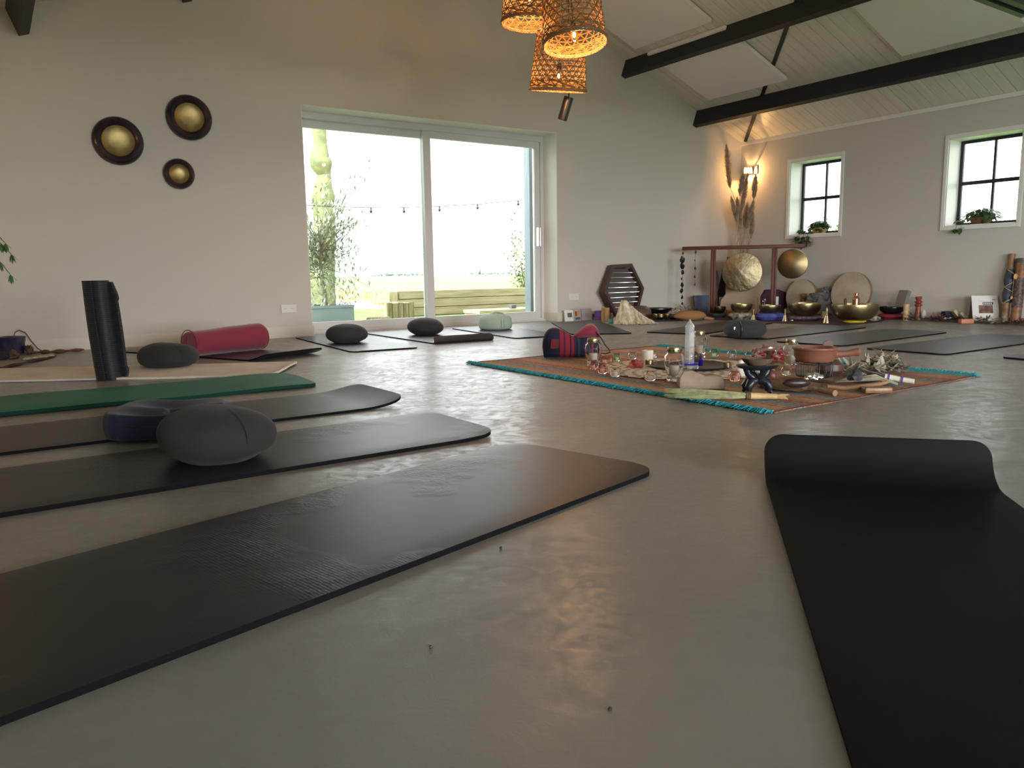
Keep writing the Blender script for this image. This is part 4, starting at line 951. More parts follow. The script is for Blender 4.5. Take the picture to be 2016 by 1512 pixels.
# crystal tower on its glass base
t = thing('crystal_tower', 'tall clear quartz point standing in the middle of the tray', 'crystal', G(1357, 728, ZT_, .03)+Vector((0, 0, .004)), RV); k_ = met(1, t.location)
bm = nb(); A = [bm.verts.new((10.5*k_*math.cos(a+.2), 9*k_*math.sin(a+.2), 8*k_)) for a in [math.pi/3*j for j in range(6)]]; B = [bm.verts.new((9.5*k_*math.cos(a+.2), 8.3*k_*math.sin(a+.2), (83+3*math.sin(a*2))*k_)) for a in [math.pi/3*j for j in range(6)]]; tp = bm.verts.new((-.5*k_, 0, 98*k_))
for j in range(6): bm.faces.new((A[j], A[(j+1) % 6], B[(j+1) % 6], B[j])); bm.faces.new((B[j], B[(j+1) % 6], tp))
bm.faces.new(A[::-1]); obj('quartz_point', bm, CRYST, t, smooth=False)
bm = nb(); lathe(bm, [(0, 0), (17*k_, 0), (18*k_, 4*k_), (15*k_, 8*k_), (0, 8*k_)], I4, 32); obj('glass_base', bm, CRYST, t)
bm = nb(); lathe(bm, [(11*k_, 8*k_), (17*k_, 8*k_), (17.5*k_, 11*k_), (12*k_, 10*k_)], I4, 32); obj('cobalt_ring', bm, COBALT, t, label='cobalt blue ring around the foot')
for px, lb in ((1352, 'cobalt blue dropper bottle left of the crystal tower'), (1379, 'cobalt blue dropper bottle right of the crystal tower')):
    t = thing('dropper_bottle', lb, 'bottle', G(px, 722, ZT_, .0)+Vector((0, 0, .006)), 0, 'cobalt dropper bottles'); k_ = met(1, t.location)*.9
    bm = nb(); lathe(bm, [(0, 0), (4.5*k_, 0), (5*k_, k_), (5*k_, 13*k_), (2.4*k_, 15.5*k_), (2.4*k_, 17*k_), (0, 17*k_)], I4, 20); obj('bottle', bm, COBALT, t)
    bm = nb(); lathe(bm, [(0, 17*k_), (2.8*k_, 17*k_), (2.8*k_, 21*k_), (1.5*k_, 21.5*k_), (1.4*k_, 26*k_), (0, 27*k_)], I4, 16); obj('dropper', bm, BLACK, t)
simple('dark_stone_egg', 'dark brown polished stone egg behind the right blue bottle', 'stone', 1369, 715, ZT_+.004, lambda bm, k: blob(bm, (0, 0, 11*k), (7*k, 6*k, 11.5*k), .06, 1, 3, 2), mat('brown_polished_stone', (.08, .04, .03), .25), .03)
simple('agate_slab', 'tan flat-faced rock in front of the crystal tower', 'rock', 1383, 768, RZ_, lambda bm, k: prism(bm, [(-44*k, 0), (45*k, 0), (45*k, 10*k), (40*k, 24*k), (22*k, 29*k), (4*k, 27*k), (-8*k, 33*k), (-22*k, 38*k), (-38*k, 37*k), (-45*k, 24*k), (-46*k, 6*k)], 0, 26*k, RX(R(90)) @ SC(1, 1, -1)), ROCKT, .02, smooth=False, bev=.006)
simple('pink_crystal', 'small pale pink pointed crystal lying at the left of the tan rock', 'crystal', 1338, 753, RZ_+.004, lambda bm, k: tube(bm, [(-9*k, -.004, 1.5*k), (0, 0, 4*k), (11*k, 0, 9*k)], [.3*k, 3.2*k, .3*k], 6), GPINK, .0, smooth=False)
# grass hand broom
t = thing('hand_broom', 'small broom of greenish grass with a bamboo handle at the front rug edge', 'broom', G(1440, 789, RZ_, .03)+Vector((0, 0, .0)), RV-.10); k_ = met(1, t.location)
bm = nb(); random.seed(2)
for i in range(300):
    y0 = random.uniform(-9, 9); z0 = random.uniform(2, 15); s_ = random.uniform(-1, 1); ex = -random.uniform(75, 132)
    tube(bm, [(34*k_, y0*.4*k_, (8+(z0-8)*.5)*k_), (0, y0*1.0*k_, (9+(z0-8)*.9)*k_), (ex*k_, (y0*1.6+s_*10)*k_, max(1.2, 3+z0*1.0+random.uniform(-3, 3)+ex*-.01)*k_)], [1*k_, .9*k_, .35*k_], 4)
obj('grass_bristles', bm, STRAW, t)
bm = nb(); tube(bm, [(30*k_, 0, 8*k_), (60*k_, 0, 7*k_), (86*k_, 0, 6.5*k_)], [7*k_, 6*k_, 5.5*k_], 16); obj('handle', bm, BAMBOO, t)
bm = nb()
for q in (28, 32, 35): tube(bm, [(q*k_, 7.4*k_*math.cos(a), (8+7.4*math.sin(a))*k_) for a in [6.283*j/16 for j in range(17)]], 1.1*k_, 5, cap=False)
obj('binding', bm, BARK, t)
bm = nb()
for i in range(60):
    a = random.uniform(0, 6.28); tube(bm, [(84*k_, 3*math.cos(a)*k_, (6+3*math.sin(a))*k_), ((96+random.uniform(0, 14))*k_, 8*math.cos(a)*k_, max(1, 6+5*math.sin(a))*k_)], [.9*k_, .4*k_], 4)
obj('frayed_end', bm, BAMBOO, t)
# black carved stool holding a bark bowl
t = thing('carved_stool', 'small black carved wooden stand with curved legs on the rug', 'stand', G(1490, 776, RZ_, .05), RV); t.location.z = RZ_; k_ = met(1, t.location)
bm = nb(); lathe(bm, [(0, 46*k_), (26*k_, 46*k_), (34*k_, 50*k_), (38*k_, 54*k_), (36*k_, 56*k_), (20*k_, 53*k_), (0, 52*k_)], SC(1, .7, 1), 30, lambda a, k: 1+.12*math.cos(a*2)*(k > 1)); obj('top', bm, CARVED, t)
bm = nb()
for a in (0.3, 1.87, 3.44, 5.0):
    c, s_ = math.cos(a), math.sin(a); tube(bm, [(24*k_*c, 16*k_*s_, 48*k_), (21*k_*c, 14*k_*s_, 38*k_), (10*k_*c, 7*k_*s_, 30*k_), (4*k_*c, 3*k_*s_, 26*k_)], [7*k_, 6*k_, 8*k_, 9*k_], 10)
blob(bm, (0, 0, 27*k_), (17*k_, 12*k_, 9*k_), .15, 2, 3, 3); obj('knot', bm, CARVED, t)
for a in (.55, 2.4, 3.9, 5.6):
    c, s_ = math.cos(a), math.sin(a); bm = nb(); tube(bm, [(4*k_*c, 3*k_*s_, 26*k_), (20*k_*c, 12*k_*s_, 22*k_), (28*k_*c, 17*k_*s_, 12*k_), (27*k_*c, 16*k_*s_, 5*k_), (33*k_*c, 19*k_*s_, 1.5*k_)], [9*k_, 9*k_, 7.5*k_, 5.5*k_, 3.4*k_], 10); obj('leg', bm, CARVED, t)
q = t.location; t2 = thing('bark_bowl', 'rough brown bark bowl resting on the black carved stand', 'bowl', (q.x, q.y, q.z+53*k_), RV)
bm = nb(); lathe(bm, [(0, 1*k_), (16*k_, 0), (26*k_, 7*k_), (31*k_, 15*k_), (28*k_, 15*k_), (22*k_, 9*k_), (0, 6*k_)], SC(1, .75, 1), 32, lambda a, k: 1+.08*noise.noise(Vector((math.cos(a)*2, math.sin(a)*2, k*.3)))); obj('shell', bm, BARK, t2)
simple('wooden_figure', 'tiny brown carved figure standing behind the bark bowl', 'figurine', 1512, 722, RZ_, lambda bm, k: lathe(bm, [(0, 0), (6*k, 0), (5*k, 9*k), (3.5*k, 14*k), (5*k, 18*k), (3.5*k, 22*k), (5*k, 27*k), (5.5*k, 31*k), (0, 32*k)], I4, 14), BARK, .02)
simple('cone_candle', 'white cone-shaped candle partly hidden behind the black carved stand', 'candle', 1459, 742, RZ_, lambda bm, k: lathe(bm, [(0, 0), (11*k, 0), (11.5*k, 8*k), (9*k, 22*k), (5*k, 31*k), (0, 33*k)], I4, 24), WAX, .03)
simple('white_pebble', 'smooth white stone glimpsed through the legs of the black stand', 'stone', 1500, 742, RZ_, lambda bm, k: blob(bm, (0, 0, 7*k), (10*k, 7*k, 7*k), .1, 1, 3, 8), mat('white_stone', (.7, .66, .6), .4), .1)
simple('red_gourd', 'dark red gourd behind the right legs of the black stand', 'gourd', 1518, 758, RZ_, lambda bm, k: blob(bm, (0, 0, 13*k), (11*k, 9*k, 14*k), .08, 1, 3, 9), mat('dark_red_gourd', (.12, .03, .025), .4), .06)
# candy bag
t = thing('candy_bag', 'clear crinkled plastic bag of red sweets on the far side of the rug', 'bag', G(1515, 712, RZ_, .07), RV); t.location.z = RZ_; k_ = met(1, t.location); random.seed(31)
for i in range(22):
    bm = nb(); blob(bm, (random.uniform(-24, 24)*k_, random.uniform(-9, 9)*k_, random.uniform(4, 17)*k_), (5.5*k_, 4*k_, 4*k_), .1, 1, 2, i); obj('sweet', bm, mat('red_sweet', (.5, .03, .05), .2) if i % 3 else mat('pink_sweet', (.7, .3, .33), .25), t)
bm = nb(); blob(bm, (0, 0, 12*k_), (33*k_, 15*k_, 16*k_), .25, 3.2, 4, 4, flatb=-.7); obj('plastic_wrap', bm, glass_thin('thin_plastic', (.96, .93, .93), .12), t)
# terracotta pan on a wire stand
t0 = thing('wire_stand', 'low black wire warmer under the terracotta pan', 'stand', G(1602, 752, RZ_, .06), RV); t0.location.z = RZ_+.024; k_ = met(1, t0.location)
bm = nb(); lathe(bm, [(0, 0), (33*k_, 0), (35*k_, 1.5*k_), (33*k_, 2.5*k_), (0, 2*k_)], I4, 32); obj('base_plate', bm, BLACKP, t0)
bm = nb()
for i in range(14): a = i*.449; tube(bm, [(33*k_*math.cos(a), 33*k_*math.sin(a), 1*k_), (34*k_*math.cos(a), 34*k_*math.sin(a), 26*k_)], .9*k_, 5)
tube(bm, [(34*k_*math.cos(a), 34*k_*math.sin(a), 26*k_) for a in [6.283*j/30 for j in range(31)]], 1.3*k_, 5, cap=False)
for i in range(3): a = i*2.094+.4; tube(bm, [(33*k_*math.cos(a), 33*k_*math.sin(a), 26*k_), (37*k_*math.cos(a), 37*k_*math.sin(a), 31*k_)], 1.6*k_, 6)
obj('wire_cage', bm, BLACKP, t0)
q = t0.location; t = thing('terracotta_pan', 'terracotta pan with stubby handle on the wire stand', 'pan', (q.x, q.y, q.z+27.5*k_), RV)
bm = nb(); lathe(bm, [(0, 0), (27*k_, 0), (34*k_, 3*k_), (39*k_, 13*k_), (40*k_, 24*k_), (43*k_, 27*k_), (43*k_, 30*k_), (40*k_, 30*k_), (37*k_, 25*k_), (36*k_, 14*k_), (30*k_, 5*k_), (0, 4*k_)], I4, 48); obj('bowl', bm, TERRA, t)
bm = nb(); tube(bm, [(36*k_, -10*k_, 16*k_), (52*k_, -14*k_, 17*k_), (68*k_, -18*k_, 20*k_), (76*k_, -20*k_, 21*k_), (80*k_, -21*k_, 21*k_)], [8*k_, 6*k_, 7*k_, 8.5*k_, 4*k_], 16); obj('handle', bm, TERRA, t)
simple('silver_spoon', 'thin silver spoon leaning in the terracotta pan', 'spoon', 1586, 752, RZ_, lambda bm, k: tube(bm, [(-16*k, .12, 78*k), (2*k, .10, 66*k), (9*k, .10, 60*k)], [1.6*k, .8*k, 1.8*k], 6, flat=.6), SILVER, .0)
simple('wooden_paddle', 'dark wooden paddle end sticking up behind the terracotta pan', 'paddle', 1628, 735, RZ_, lambda bm, k: prism(bm, [(-12*k, 0), (12*k, 0), (11*k, 48*k), (8*k, 58*k), (0, 60*k), (-8*k, 57*k), (-10*k, 46*k)], 0, 5*k, RX(R(90)) @ SC(1, 1, -1)), mat('dark_reddish_wood', (.1, .04, .025), .5), .12, smooth=False)
simple('clay_pot', 'dark round clay pot behind the wire stand', 'pot', 1632, 745, RZ_, lambda bm, k: lathe(bm, [(0, 0), (18*k, 0), (27*k, 10*k), (26*k, 22*k), (16*k, 30*k), (0, 31*k)], I4, 28), mat('dark_clay', (.09, .04, .03), .45), .16)
simple('foil_piece', 'crumpled mirror-like silver piece inside the wire stand', 'foil', 1601, 752, RZ_+.028, lambda bm, k: blob(bm, (0, 0, 7*k), (17*k, 10*k, 7*k), .3, 2.5, 3, 12, flatb=-.8), SILVER, .06, smooth=False)
# brown pouch, seed pod, rattle bits
simple('suede_pouch', 'flat brown suede pouch in front of the wire stand', 'pouch', 1575, 772, RZ_, lambda bm, k: blob(bm, (0, 60*k, 5*k), (58*k, 70*k, 8*k), .12, 3, 4, 13, flatb=-.6), mat('brown_suede', (.14, .09, .045), .95, bump=.5, bscale=35), .02)
simple('seed_pod', 'dark smooth seed pod lying on the brown pouch', 'seed pod', 1568, 764, RZ_+.035, lambda bm, k: tube(bm, [(-28*k, 0, 7*k), (-20*k, 0, 8*k), (-8*k, 0, 8*k), (8*k, 0, 8*k), (20*k, 0, 8*k), (28*k, 0, 7*k)], [1*k, 7*k, 10*k, 10*k, 7*k, 1*k], 16), mat('dark_pod', (.035, .015, .015), .35), .04)
simple('bamboo_tube', 'short bamboo tube lying near the front rug edge', 'tube', 1620, 778, RZ_, lambda bm, k: tube(bm, [(-7*k, 0, 6*k), (7*k, -40*k, 5*k)], 6*k, 14), WOOD, .08)
simple('horn_piece', 'curved brown wooden bow-shaped piece in front of the dried leaves', 'carving', 1690, 772, RZ_, lambda bm, k: tube(bm, [(-62*k, 0, 9*k), (-30*k, -5*k, 6*k), (0, -4*k, 7*k), (35*k, 0, 11*k), (60*k, 6*k, 15*k)], [5*k, 7*k, 8*k, 7*k, 4*k], 12, flat=.7), WOOD, .06)
simple('wood_block', 'flat brown resin-like block at the front edge of the rug, right of the bamboo tube', 'block', 1727, 776, RZ_, lambda bm, k: box(bm, -27*k, 27*k, -8*k, 14*k, 0, 12*k, bev=3*k), mat('amber_brown', (.2, .1, .035), .35, bump=.3, bscale=20), .04)
# fan of bark / palm leaf and dark rock
simple('leaf_fan', 'ribbed dried palm-leaf fan lying under the dark rock', 'fan', 1700, 765, RZ_, lambda bm, k: [tube(bm, [(-50*k, 10*k, 8*k), (0+40*math.cos(a)*k, 30*k+50*math.sin(a)*k, 13*k+4*k*math.sin(a*9)), (60*math.cos(a)*k+10*k, 30*k+80*math.sin(a)*k, 5*k)], [2.5*k, 5*k, 3*k], 6, flat=.4) for a in [R(-40+5*i) for i in range(24)]], SAGE, .08)
p = G(1682, 748, RZ_, .05); simple('dark_rock', 'dark angular rock lying on the dried leaves right of the pan', 'rock', 1682, 754, RZ_+.035, lambda bm, k: blob(bm, (0, 0, 12*k), (15*k, 13*k, 15*k), .3, 1.6, 2, 22, flatb=-.7), ROCKD, .06, smooth=False)
def leafpile(name, label, px, py, n, sx, sy, sz, ln, wd, m, seed, dr=.1, cat='dried leaves'):
    p = GC(px, py, RZ_, dr); k = met(1, p); bm = nb(); random.seed(seed)
    for i in range(n):
        q = Vector((random.uniform(-1, 1), random.uniform(-1, 1), 0))
        if q.length > 1: q *= .6
        z = random.uniform(.05, 1)*(1-q.length_squared*.8); leaf(bm, (q.x*sx*k, q.y*sy*k, z*sz*k+2*k), (random.uniform(-1, 1), random.uniform(-.6, .6), random.uniform(-.2, .35)), ln*k*random.uniform(.6, 1.2), wd*k, droop=random.uniform(-.3, .4))
    for v in bm.verts: v.co.z = max(v.co.z, .001)
    o = obj(name, bm, m, loc=(p.x, p.y, RZ_)); o.rotation_euler = (0, 0, RV); return tag(o, label, cat)
leafpile('dried_sage_bundle', 'large tangle of pale dried leaves on the right part of the rug', 1737, 735, 420, 42, 24, 34, 20, 9, SAGE, 41)
leafpile('dried_sage_bundle', 'flatter heap of pale dried stalks between the rock and the wrapped stick', 1700, 742, 130, 42, 16, 20, 34, 9, SAGE, 42)
p = G(1737, 735, RZ_, .1); simple('twig', 'thin twig arching over the tangle of dried leaves', 'twig', 1737, 735, RZ_, lambda bm, k: tube(bm, [(-22*k, 0, 44*k), (10*k, 0, 38*k), (34*k, 0, 24*k), (44*k, 0, 8*k), (34*k, 0, 1*k)], .8*k, 5), BARK, .1)
t = thing('smudge_stick', 'white wrapped smudge stick with purple bands on the rug at right', 'smudge stick', G(1772, 756, RZ_, .02), RV); t.location.z = RZ_; k_ = met(1, t.location)
bm = nb(); tube(bm, [(-26*k_, 10*k_, 13*k_), (0, 0, 8*k_), (20*k_, -14*k_, 5.5*k_)], [6*k_, 5.5*k_, 5*k_], 12); obj('wrapped_bundle', bm, mat('white_wrap', (.6, .57, .5), .9, bump=.4, bscale=60), t)
for x_, y_, z_ in ((-20, 7.6, 11.9), (2, -1.4, 7.7)):
    bm = nb(); tube(bm, [((x_-1.5)*k_, y_*k_, z_*k_), ((x_+1.5)*k_, (y_-1.5)*k_, (z_-.4)*k_)], 6.6*k_, 12)
    obj('purple_band', bm, mat('purple_thread', (.12, .05, .3), .8), t)
# striped duffel bag
t = thing('striped_bag', 'navy and red striped woven shoulder bag on the far left corner of the rug', 'bag', G(1127, 707, RZ_, .13), RV+.05); t.location.z = RZ_; k_ = met(1, t.location)
BAGM = mat('bag_stripes', (.02, .02, .05), .9, bump=.3, bscale=90); b = PB(BAGM)
t_ = N(BAGM, 'ShaderNodeTexCoord'); s1 = N(BAGM, 'ShaderNodeSeparateXYZ'); L(BAGM, t_.outputs['Object'], s1.inputs[0]); mr = N(BAGM, 'ShaderNodeMapRange'); mr.inputs['From Min'].default_value = -60*k_; mr.inputs['From Max'].default_value = 60*k_; L(BAGM, s1.outputs['X'], mr.inputs['Value'])
cr = N(BAGM, 'ShaderNodeValToRGB'); cr.color_ramp.interpolation = 'CONSTANT'; e = cr.color_ramp.elements; NV, RR_, PU = (.012, .015, .04), (.25, .012, .025), (.05, .012, .05)
e[0].position = 0; e[0].color = (*NV, 1); e[1].position = .27; e[1].color = (*RR_, 1)
for ps, c in ((.33, PU), (.36, RR_), (.43, NV), (.46, RR_), (.50, PU), (.53, NV), (.57, (.02, .05, .07)), (.60, NV), (.67, PU), (.70, NV), (.78, RR_), (.82, NV)): q = e.new(ps); q.color = (*c, 1)
L(BAGM, mr.outputs[0], cr.inputs[0]); L(BAGM, cr.outputs[0], b.inputs['Base Color'])
bm = nb(); A = []; sec = [(-58, 4, 20), (-57, 8, 34), (-52, 20, 50), (-44, 26, 58), (-32, 27, 60), (-18, 26, 54), (-4, 25, 44), (8, 25, 38), (20, 24, 40), (34, 23, 42), (46, 20, 38), (54, 12, 28), (57, 5, 16)]
for x_, w_, h_ in sec:
    row = []
    for j in range(20):
        a = 2*math.pi*j/20; c, s_ = math.cos(a), math.sin(a); cc = math.copysign(abs(c)**.75, c); ss = math.copysign(abs(s_)**.75, s_)
        row.append(bm.verts.new((x_*k_*(1+.03*ss), w_*cc*k_*(1+.08*noise.noise(Vector((x_*.06, a, 0)))), max(.3*k_, (h_/2+h_/2*ss)*k_))))
    A.append(row)
for a, b_ in zip(A, A[1:]):
    for j in range(20): bm.faces.new((a[j], a[(j+1) % 20], b_[(j+1) % 20], b_[j]))
bm.faces.new(A[0]); bm.faces.new(A[-1][::-1]); obj('bag_body', bm, BAGM, t, sub=1, ang=180)
bm = nb(); A = []
for x_, w_, z0, z1 in ((2, 6, 38, 44), (12, 14, 36, 52), (24, 19, 36, 62), (34, 20, 38, 66), (42, 17, 38, 65), (50, 12, 36, 56), (54, 5, 36, 44)):
    A.append([bm.verts.new((x_*k_, w_*math.cos(a)*k_, ((z0+z1)/2+(z1-z0)/2*math.sin(a))*k_)) for a in [6.283*j/14 for j in range(14)]])
for a, b_ in zip(A, A[1:]):
    for j in range(14): bm.faces.new((a[j], a[(j+1) % 14], b_[(j+1) % 14], b_[j]))
bm.faces.new(A[0]); bm.faces.new(A[-1][::-1]); obj('top_flap', bm, RED, t, sub=1, ang=180, label='bunched raspberry red flap')
bm = nb(); tube(bm, [(44*k_, -14*k_, 50*k_), (54*k_, -16*k_, 38*k_), (62*k_, -16*k_, 24*k_), (71*k_, -14*k_, 14*k_), (72*k_, -14*k_, 9*k_), (62*k_, -16*k_, 7*k_), (54*k_, -16*k_, 8*k_), (51*k_, -14*k_, 24*k_)], 2.2*k_, 8, flat=.5); obj('strap', bm, BLACK, t)
bm = nb(); A_ = [(-46, 20), (-30, 21), (-29, 38), (-44, 38)]; 
bm2 = nb(); prism(bm2, [(x_*k_, z_*k_) for x_, z_ in A_], 24.5*k_, 27*k_, RX(R(90)) @ SC(1, 1, 1)); obj('red_patch_pocket', bm2, mat('dull_red_cloth', (.16, .02, .02), .9), t)
bm.free()
# ================================================================== ALONG THE WALLS
# gong stand
f1, f2 = Vector((8.008, 7.026, 0)), Vector((8.5, 6.438, 0)); fd = (f2-f1).normalized(); fn = Vector((fd.y, -fd.x, 0)); fn = -fn if fn.dot(f1) > 0 else fn    # fn points to the viewer
def onF(px, py, off=0): return onP(px, py, f1+fn*off, fn)
t = thing('gong_stand', 'red-stained wooden stand with two posts and a long top bar, holding gongs', 'stand', (f1.x, f1.y, 0), math.atan2(fd.y, fd.x))
IV = t.matrix_basis.inverted() if False else (Matrix.Translation(t.location) @ RZ(math.atan2(fd.y, fd.x))).inverted()
a, b = IV @ onF(1343, 490), IV @ onF(1584, 483); zb_ = (IV @ onF(1402, 488)).z
bm = nb(); box(bm, a.x, b.x, -.022, .022, zb_-.024, zb_+.024, bev=.008); obj('top_bar', bm, REDWOOD, t)
for xq in (0, (f2-f1).length):
    bm = nb(); box(bm, xq-.034, xq-.004, -.022, .022, .0, zb_-.025, bev=.004); box(bm, xq+.004, xq+.034, -.022, .022, .0, zb_-.025, bev=.004); box(bm, xq-.004, xq+.004, -.015, .015, .0, zb_-.03); obj('post', bm, REDWOOD, t)
    bm = nb(); box(bm, xq-.034, xq+.034, -.16, -.024, .0, .04, bev=.006); box(bm, xq-.034, xq+.034, .024, .16, .0, .04, bev=.006); obj('foot', bm, REDWOOD, t)
# gongs
GONG = mat('beaten_gong', (.25, .215, .13), .34, 1, bump=.6, bscale=14, col2=(.18, .14, .08), vscale=3)
GONG2 = mat('bronze_gong', (.30, .23, .12), .36, 1, bump=.15, bscale=9)
def gong(c, r, m, label, topz, dome=.02, yaw=None):
    hd = face(c) if yaw is None else yaw; t = thing('gong', label, 'gong', c, hd)
    M_ = RY(R(90)); bm = nb(); lathe(bm, [(0, dome), (r*.25, dome*.95), (r*.55, dome*.55), (r*.9, dome*.15), (r*.985, 0), (r, -.008), (r*.985, -.014), (r*.9, dome*.15-.008), (0, dome-.008)], M_, 64); obj('disc', bm, m, t)
    if topz:
        bm = nb(); 
        for s_ in (-.04, .04): tube(bm, [(-.006, s_, r*.96), (-.004, s_*.6, topz-c.z)], .002, 5)
        obj('hanging_cord', bm, BAMBOO, t)
c = onF(1461, 536, .03); gong(c, met(38, c), GONG, 'large hammered gold gong hanging between the posts of the red stand', zb_-.024)
c = onF(1560, 519.5, -.04); gong(c, met(29, c), GONG2, 'smaller bronze gong hanging right of the red stand', zb_-.02, .035, face(c)-.15)
# hanging driftwood / bead strings
for px, y0, y1, lb, sd in ((1344, 492, 602, 'dark strand of beads and shells hanging from the left end of the red bar', 1), (1369, 492, 563, 'thin strand with small charms hanging left of the first red post', 2)):
    c0 = onF(px, y0); c1 = onF(px, y1); t = thing('bead_strand', lb, 'bead strand', c0, RV); k_ = met(1, c0); random.seed(sd); ln = c0.z-c1.z
    bm = nb(); tube(bm, [(0, 0, zb_-.024-c0.z), (.002, 0, -ln*.5), (0, 0, -ln)], .002, 5); obj('cord', bm, BLACK, t)
    n_ = 9 if sd == 1 else 5
    for i in range(n_):
        z = -ln*(.06+.9*i/(n_-1)); s_ = random.uniform(1.1, 2.0)*k_ if sd == 2 else random.uniform(1.4, 3.6)*k_*(1.5 if i in (1, 2) else 1)
        bm = nb(); blob(bm, (random.uniform(-1, 1)*k_, 0, z), (s_, s_, s_*1.5), .3, 1.5, 2, i); obj('charm', bm, BLACK if sd == 1 else BARK, t)
# wavy tan board behind
c = G(1463, 615, 0, .9); k_ = met(1, c); bm = nb()
poly = [(-33, 0), (-40, 14), (-38, 26), (-30, 36), (-30, 46), (-28, 100), (26, 100), (34, 62), (38, 48), (36, 40), (30, 30), (31, 12), (28, 0)]
prism(bm, [(x*k_, z*k_) for x, z in poly], 0, .02, RX(R(90)) @ SC(1, 1, -1))
p = onF(1463, 600, -.35); k_ = met(1, p); z0 = p.z
tag(obj('wavy_board', bm, mat('tan_board', (.38, .27, .18), .7), loc=(p.x, p.y, 0), bev=.004, smooth=False), 'tan board with wavy outline standing behind the big gong', 'board').rotation_euler = (R(-4), 0, RV)
# pampas grass in the corner
t = thing('pampas_grass', 'tall dried pampas grass standing in the far corner under the sconce', 'dried grass', (8.98, 7.33, 0), 0)
random.seed(17)
def onC(px, py): return onP(px, py, Vector((8.98, 7.33, 0)), fn)-Vector((8.98, 7.33, 0))
bm = nb(); lathe(bm, [(0, 0), (.11, 0), (.14, .1), (.13, .3), (.07, .42), (.08, .46), (.065, .46), (.055, .42), (0, .4)], I4, 28); obj('floor_vase', bm, mat('dark_vase', (.05, .04, .035), .4), t)
stems = nb()
plumes = [((1450, 480), (1440, 400), (1428, 370), (1421, 292), 9, 1.0), ((1455, 480), (1450, 420), (1449, 380), (1462, 345), 7, .9), ((1462, 480), (1463, 430), (1466, 385), (1472, 348), 8, 1), ((1468, 480), (1474, 430), (1478, 390), (1481, 350), 8, 1), ((1466, 490), (1478, 450), (1485, 425), (1490, 400), 8, .8), ((1458, 490), (1452, 440), (1447, 415), (1441, 395), 7, .8), ((1462, 490), (1462, 450), (1461, 420), (1457, 395), 9, .8), ((1472, 500), (1480, 470), (1482, 450), (1484, 425), 7, .7), ((1460, 495), (1468, 450), (1470, 430), (1473, 405), 8, .8)]
for (a, b_, c_, d_, wpx, kk) in plumes:
    base = Vector((random.uniform(-.04, .04), random.uniform(-.04, .04), .42)); P_ = [base]+[onC(*q) for q in (a, b_, c_, d_)]; off = Vector((random.uniform(-.08, .06), random.uniform(-.08, .06), 0))
    P_ = [P_[0]]+[q+off for q in P_[1:]]
    tube(stems, P_, [.006, .005, .004, .003, .001], 5)
    bm = nb(); A0, A1 = P_[2] if kk < .95 else P_[3], P_[4]; k_ = .0065
    for i in range(1500):
        s_ = random.random(); q = A0.lerp(A1, s_); prof_ = math.sin(math.pi*min(1, .08+s_*.9))**.7; r = wpx*k_*prof_*1.25
        d = (A1-A0).normalized()*random.uniform(.04, .09)+rv(.75)*r; d.z -= .012
        o1 = q+rv(.35)*r; e_ = o1+d; s2 = Vector((random.uniform(-1, 1), random.uniform(-1, 1), 0)).normalized()*.0035
        bm.faces.new([bm.verts.new(v) for v in (o1-s2, o1+s2, e_)])
    obj('plume', bm, PAMPAS, t, smooth=False)
for i in range(16):
    base = Vector((random.uniform(-.05, .05), random.uniform(-.05, .05), .42)); P_ = [base, onC(random.uniform(1446, 1484), 478), onC(random.uniform(1440, 1490), random.uniform(380, 440))]; tube(stems, P_, [.004, .0035, .0015], 4)
obj('stalks', stems, PAMPAS, t)
# frame drums leaning on the right wall
def drum(px, ytop, r, label, X, th=.05, tilt=8):
    p = onX(px, ytop+10, X); t = thing('frame_drum', label, 'drum', (X, p.y, .012), 0); M_ = T(0, 0, r) @ RY(R(-90)+R(tilt)) @ T(0, 0, 0)
    bm = nb(); lathe(bm, [(r*.97, 0), (r, .002), (r, th-.004), (r*.985, th), (r*.96, th-.002), (r*.96, 0)], M_, 64); obj('hoop', bm, WOOD, t)
    bm = nb(); lathe(bm, [(0, th-.0015), (r*.96, th-.0015), (r*.99, th+.001), (r*.96, th+.003), (0, th+.002)], M_, 64); obj('drumhead', bm, SKIN, t)
drum(1680, 530, .27, 'large frame drum with pale hide leaning on the right wall', 9.15)
drum(1581, 547, .225, 'smaller frame drum leaning on the wall below the bronze gong', 9.15)
# hexagonal steel chime instrument
hc = onY(1232, 572, 7.5); t = thing('hexagonal_chime', 'dark wooden hexagonal frame with horizontal metal chime rods, leaning on the wall', 'instrument', (hc.x, 7.5, 0), .12)
k_ = met(1, hc)*1.13; cz = hc.z
hexp = [(-21, 47), (23, 49), (45, 3), (24, -44), (-22, -46), (-44, -1)]; hexp = [(x*k_*1.2, z*k_*.96+cz) for x, z in hexp]
bm = nb(); MT = RX(R(-8)) @ RX(R(90)) @ SC(1, 1, -1)
inn = [(x*.87, (z-cz)*.87+cz) for x, z in hexp]
for i in range(6):
    j = (i+1) % 6; prism(bm, [hexp[i], hexp[j], inn[j], inn[i]], -.03, .05, MT)
obj('frame', bm, mat('dark_walnut', (.07, .04, .035), .5), t, smooth=False)
bm = nb(); prism(bm, [(x*.99, (z-cz)*.99+cz) for x, z in inn], .035, .045, MT); obj('back_board', bm, mat('brown_felt', (.12, .1, .095), .9), t, smooth=False)
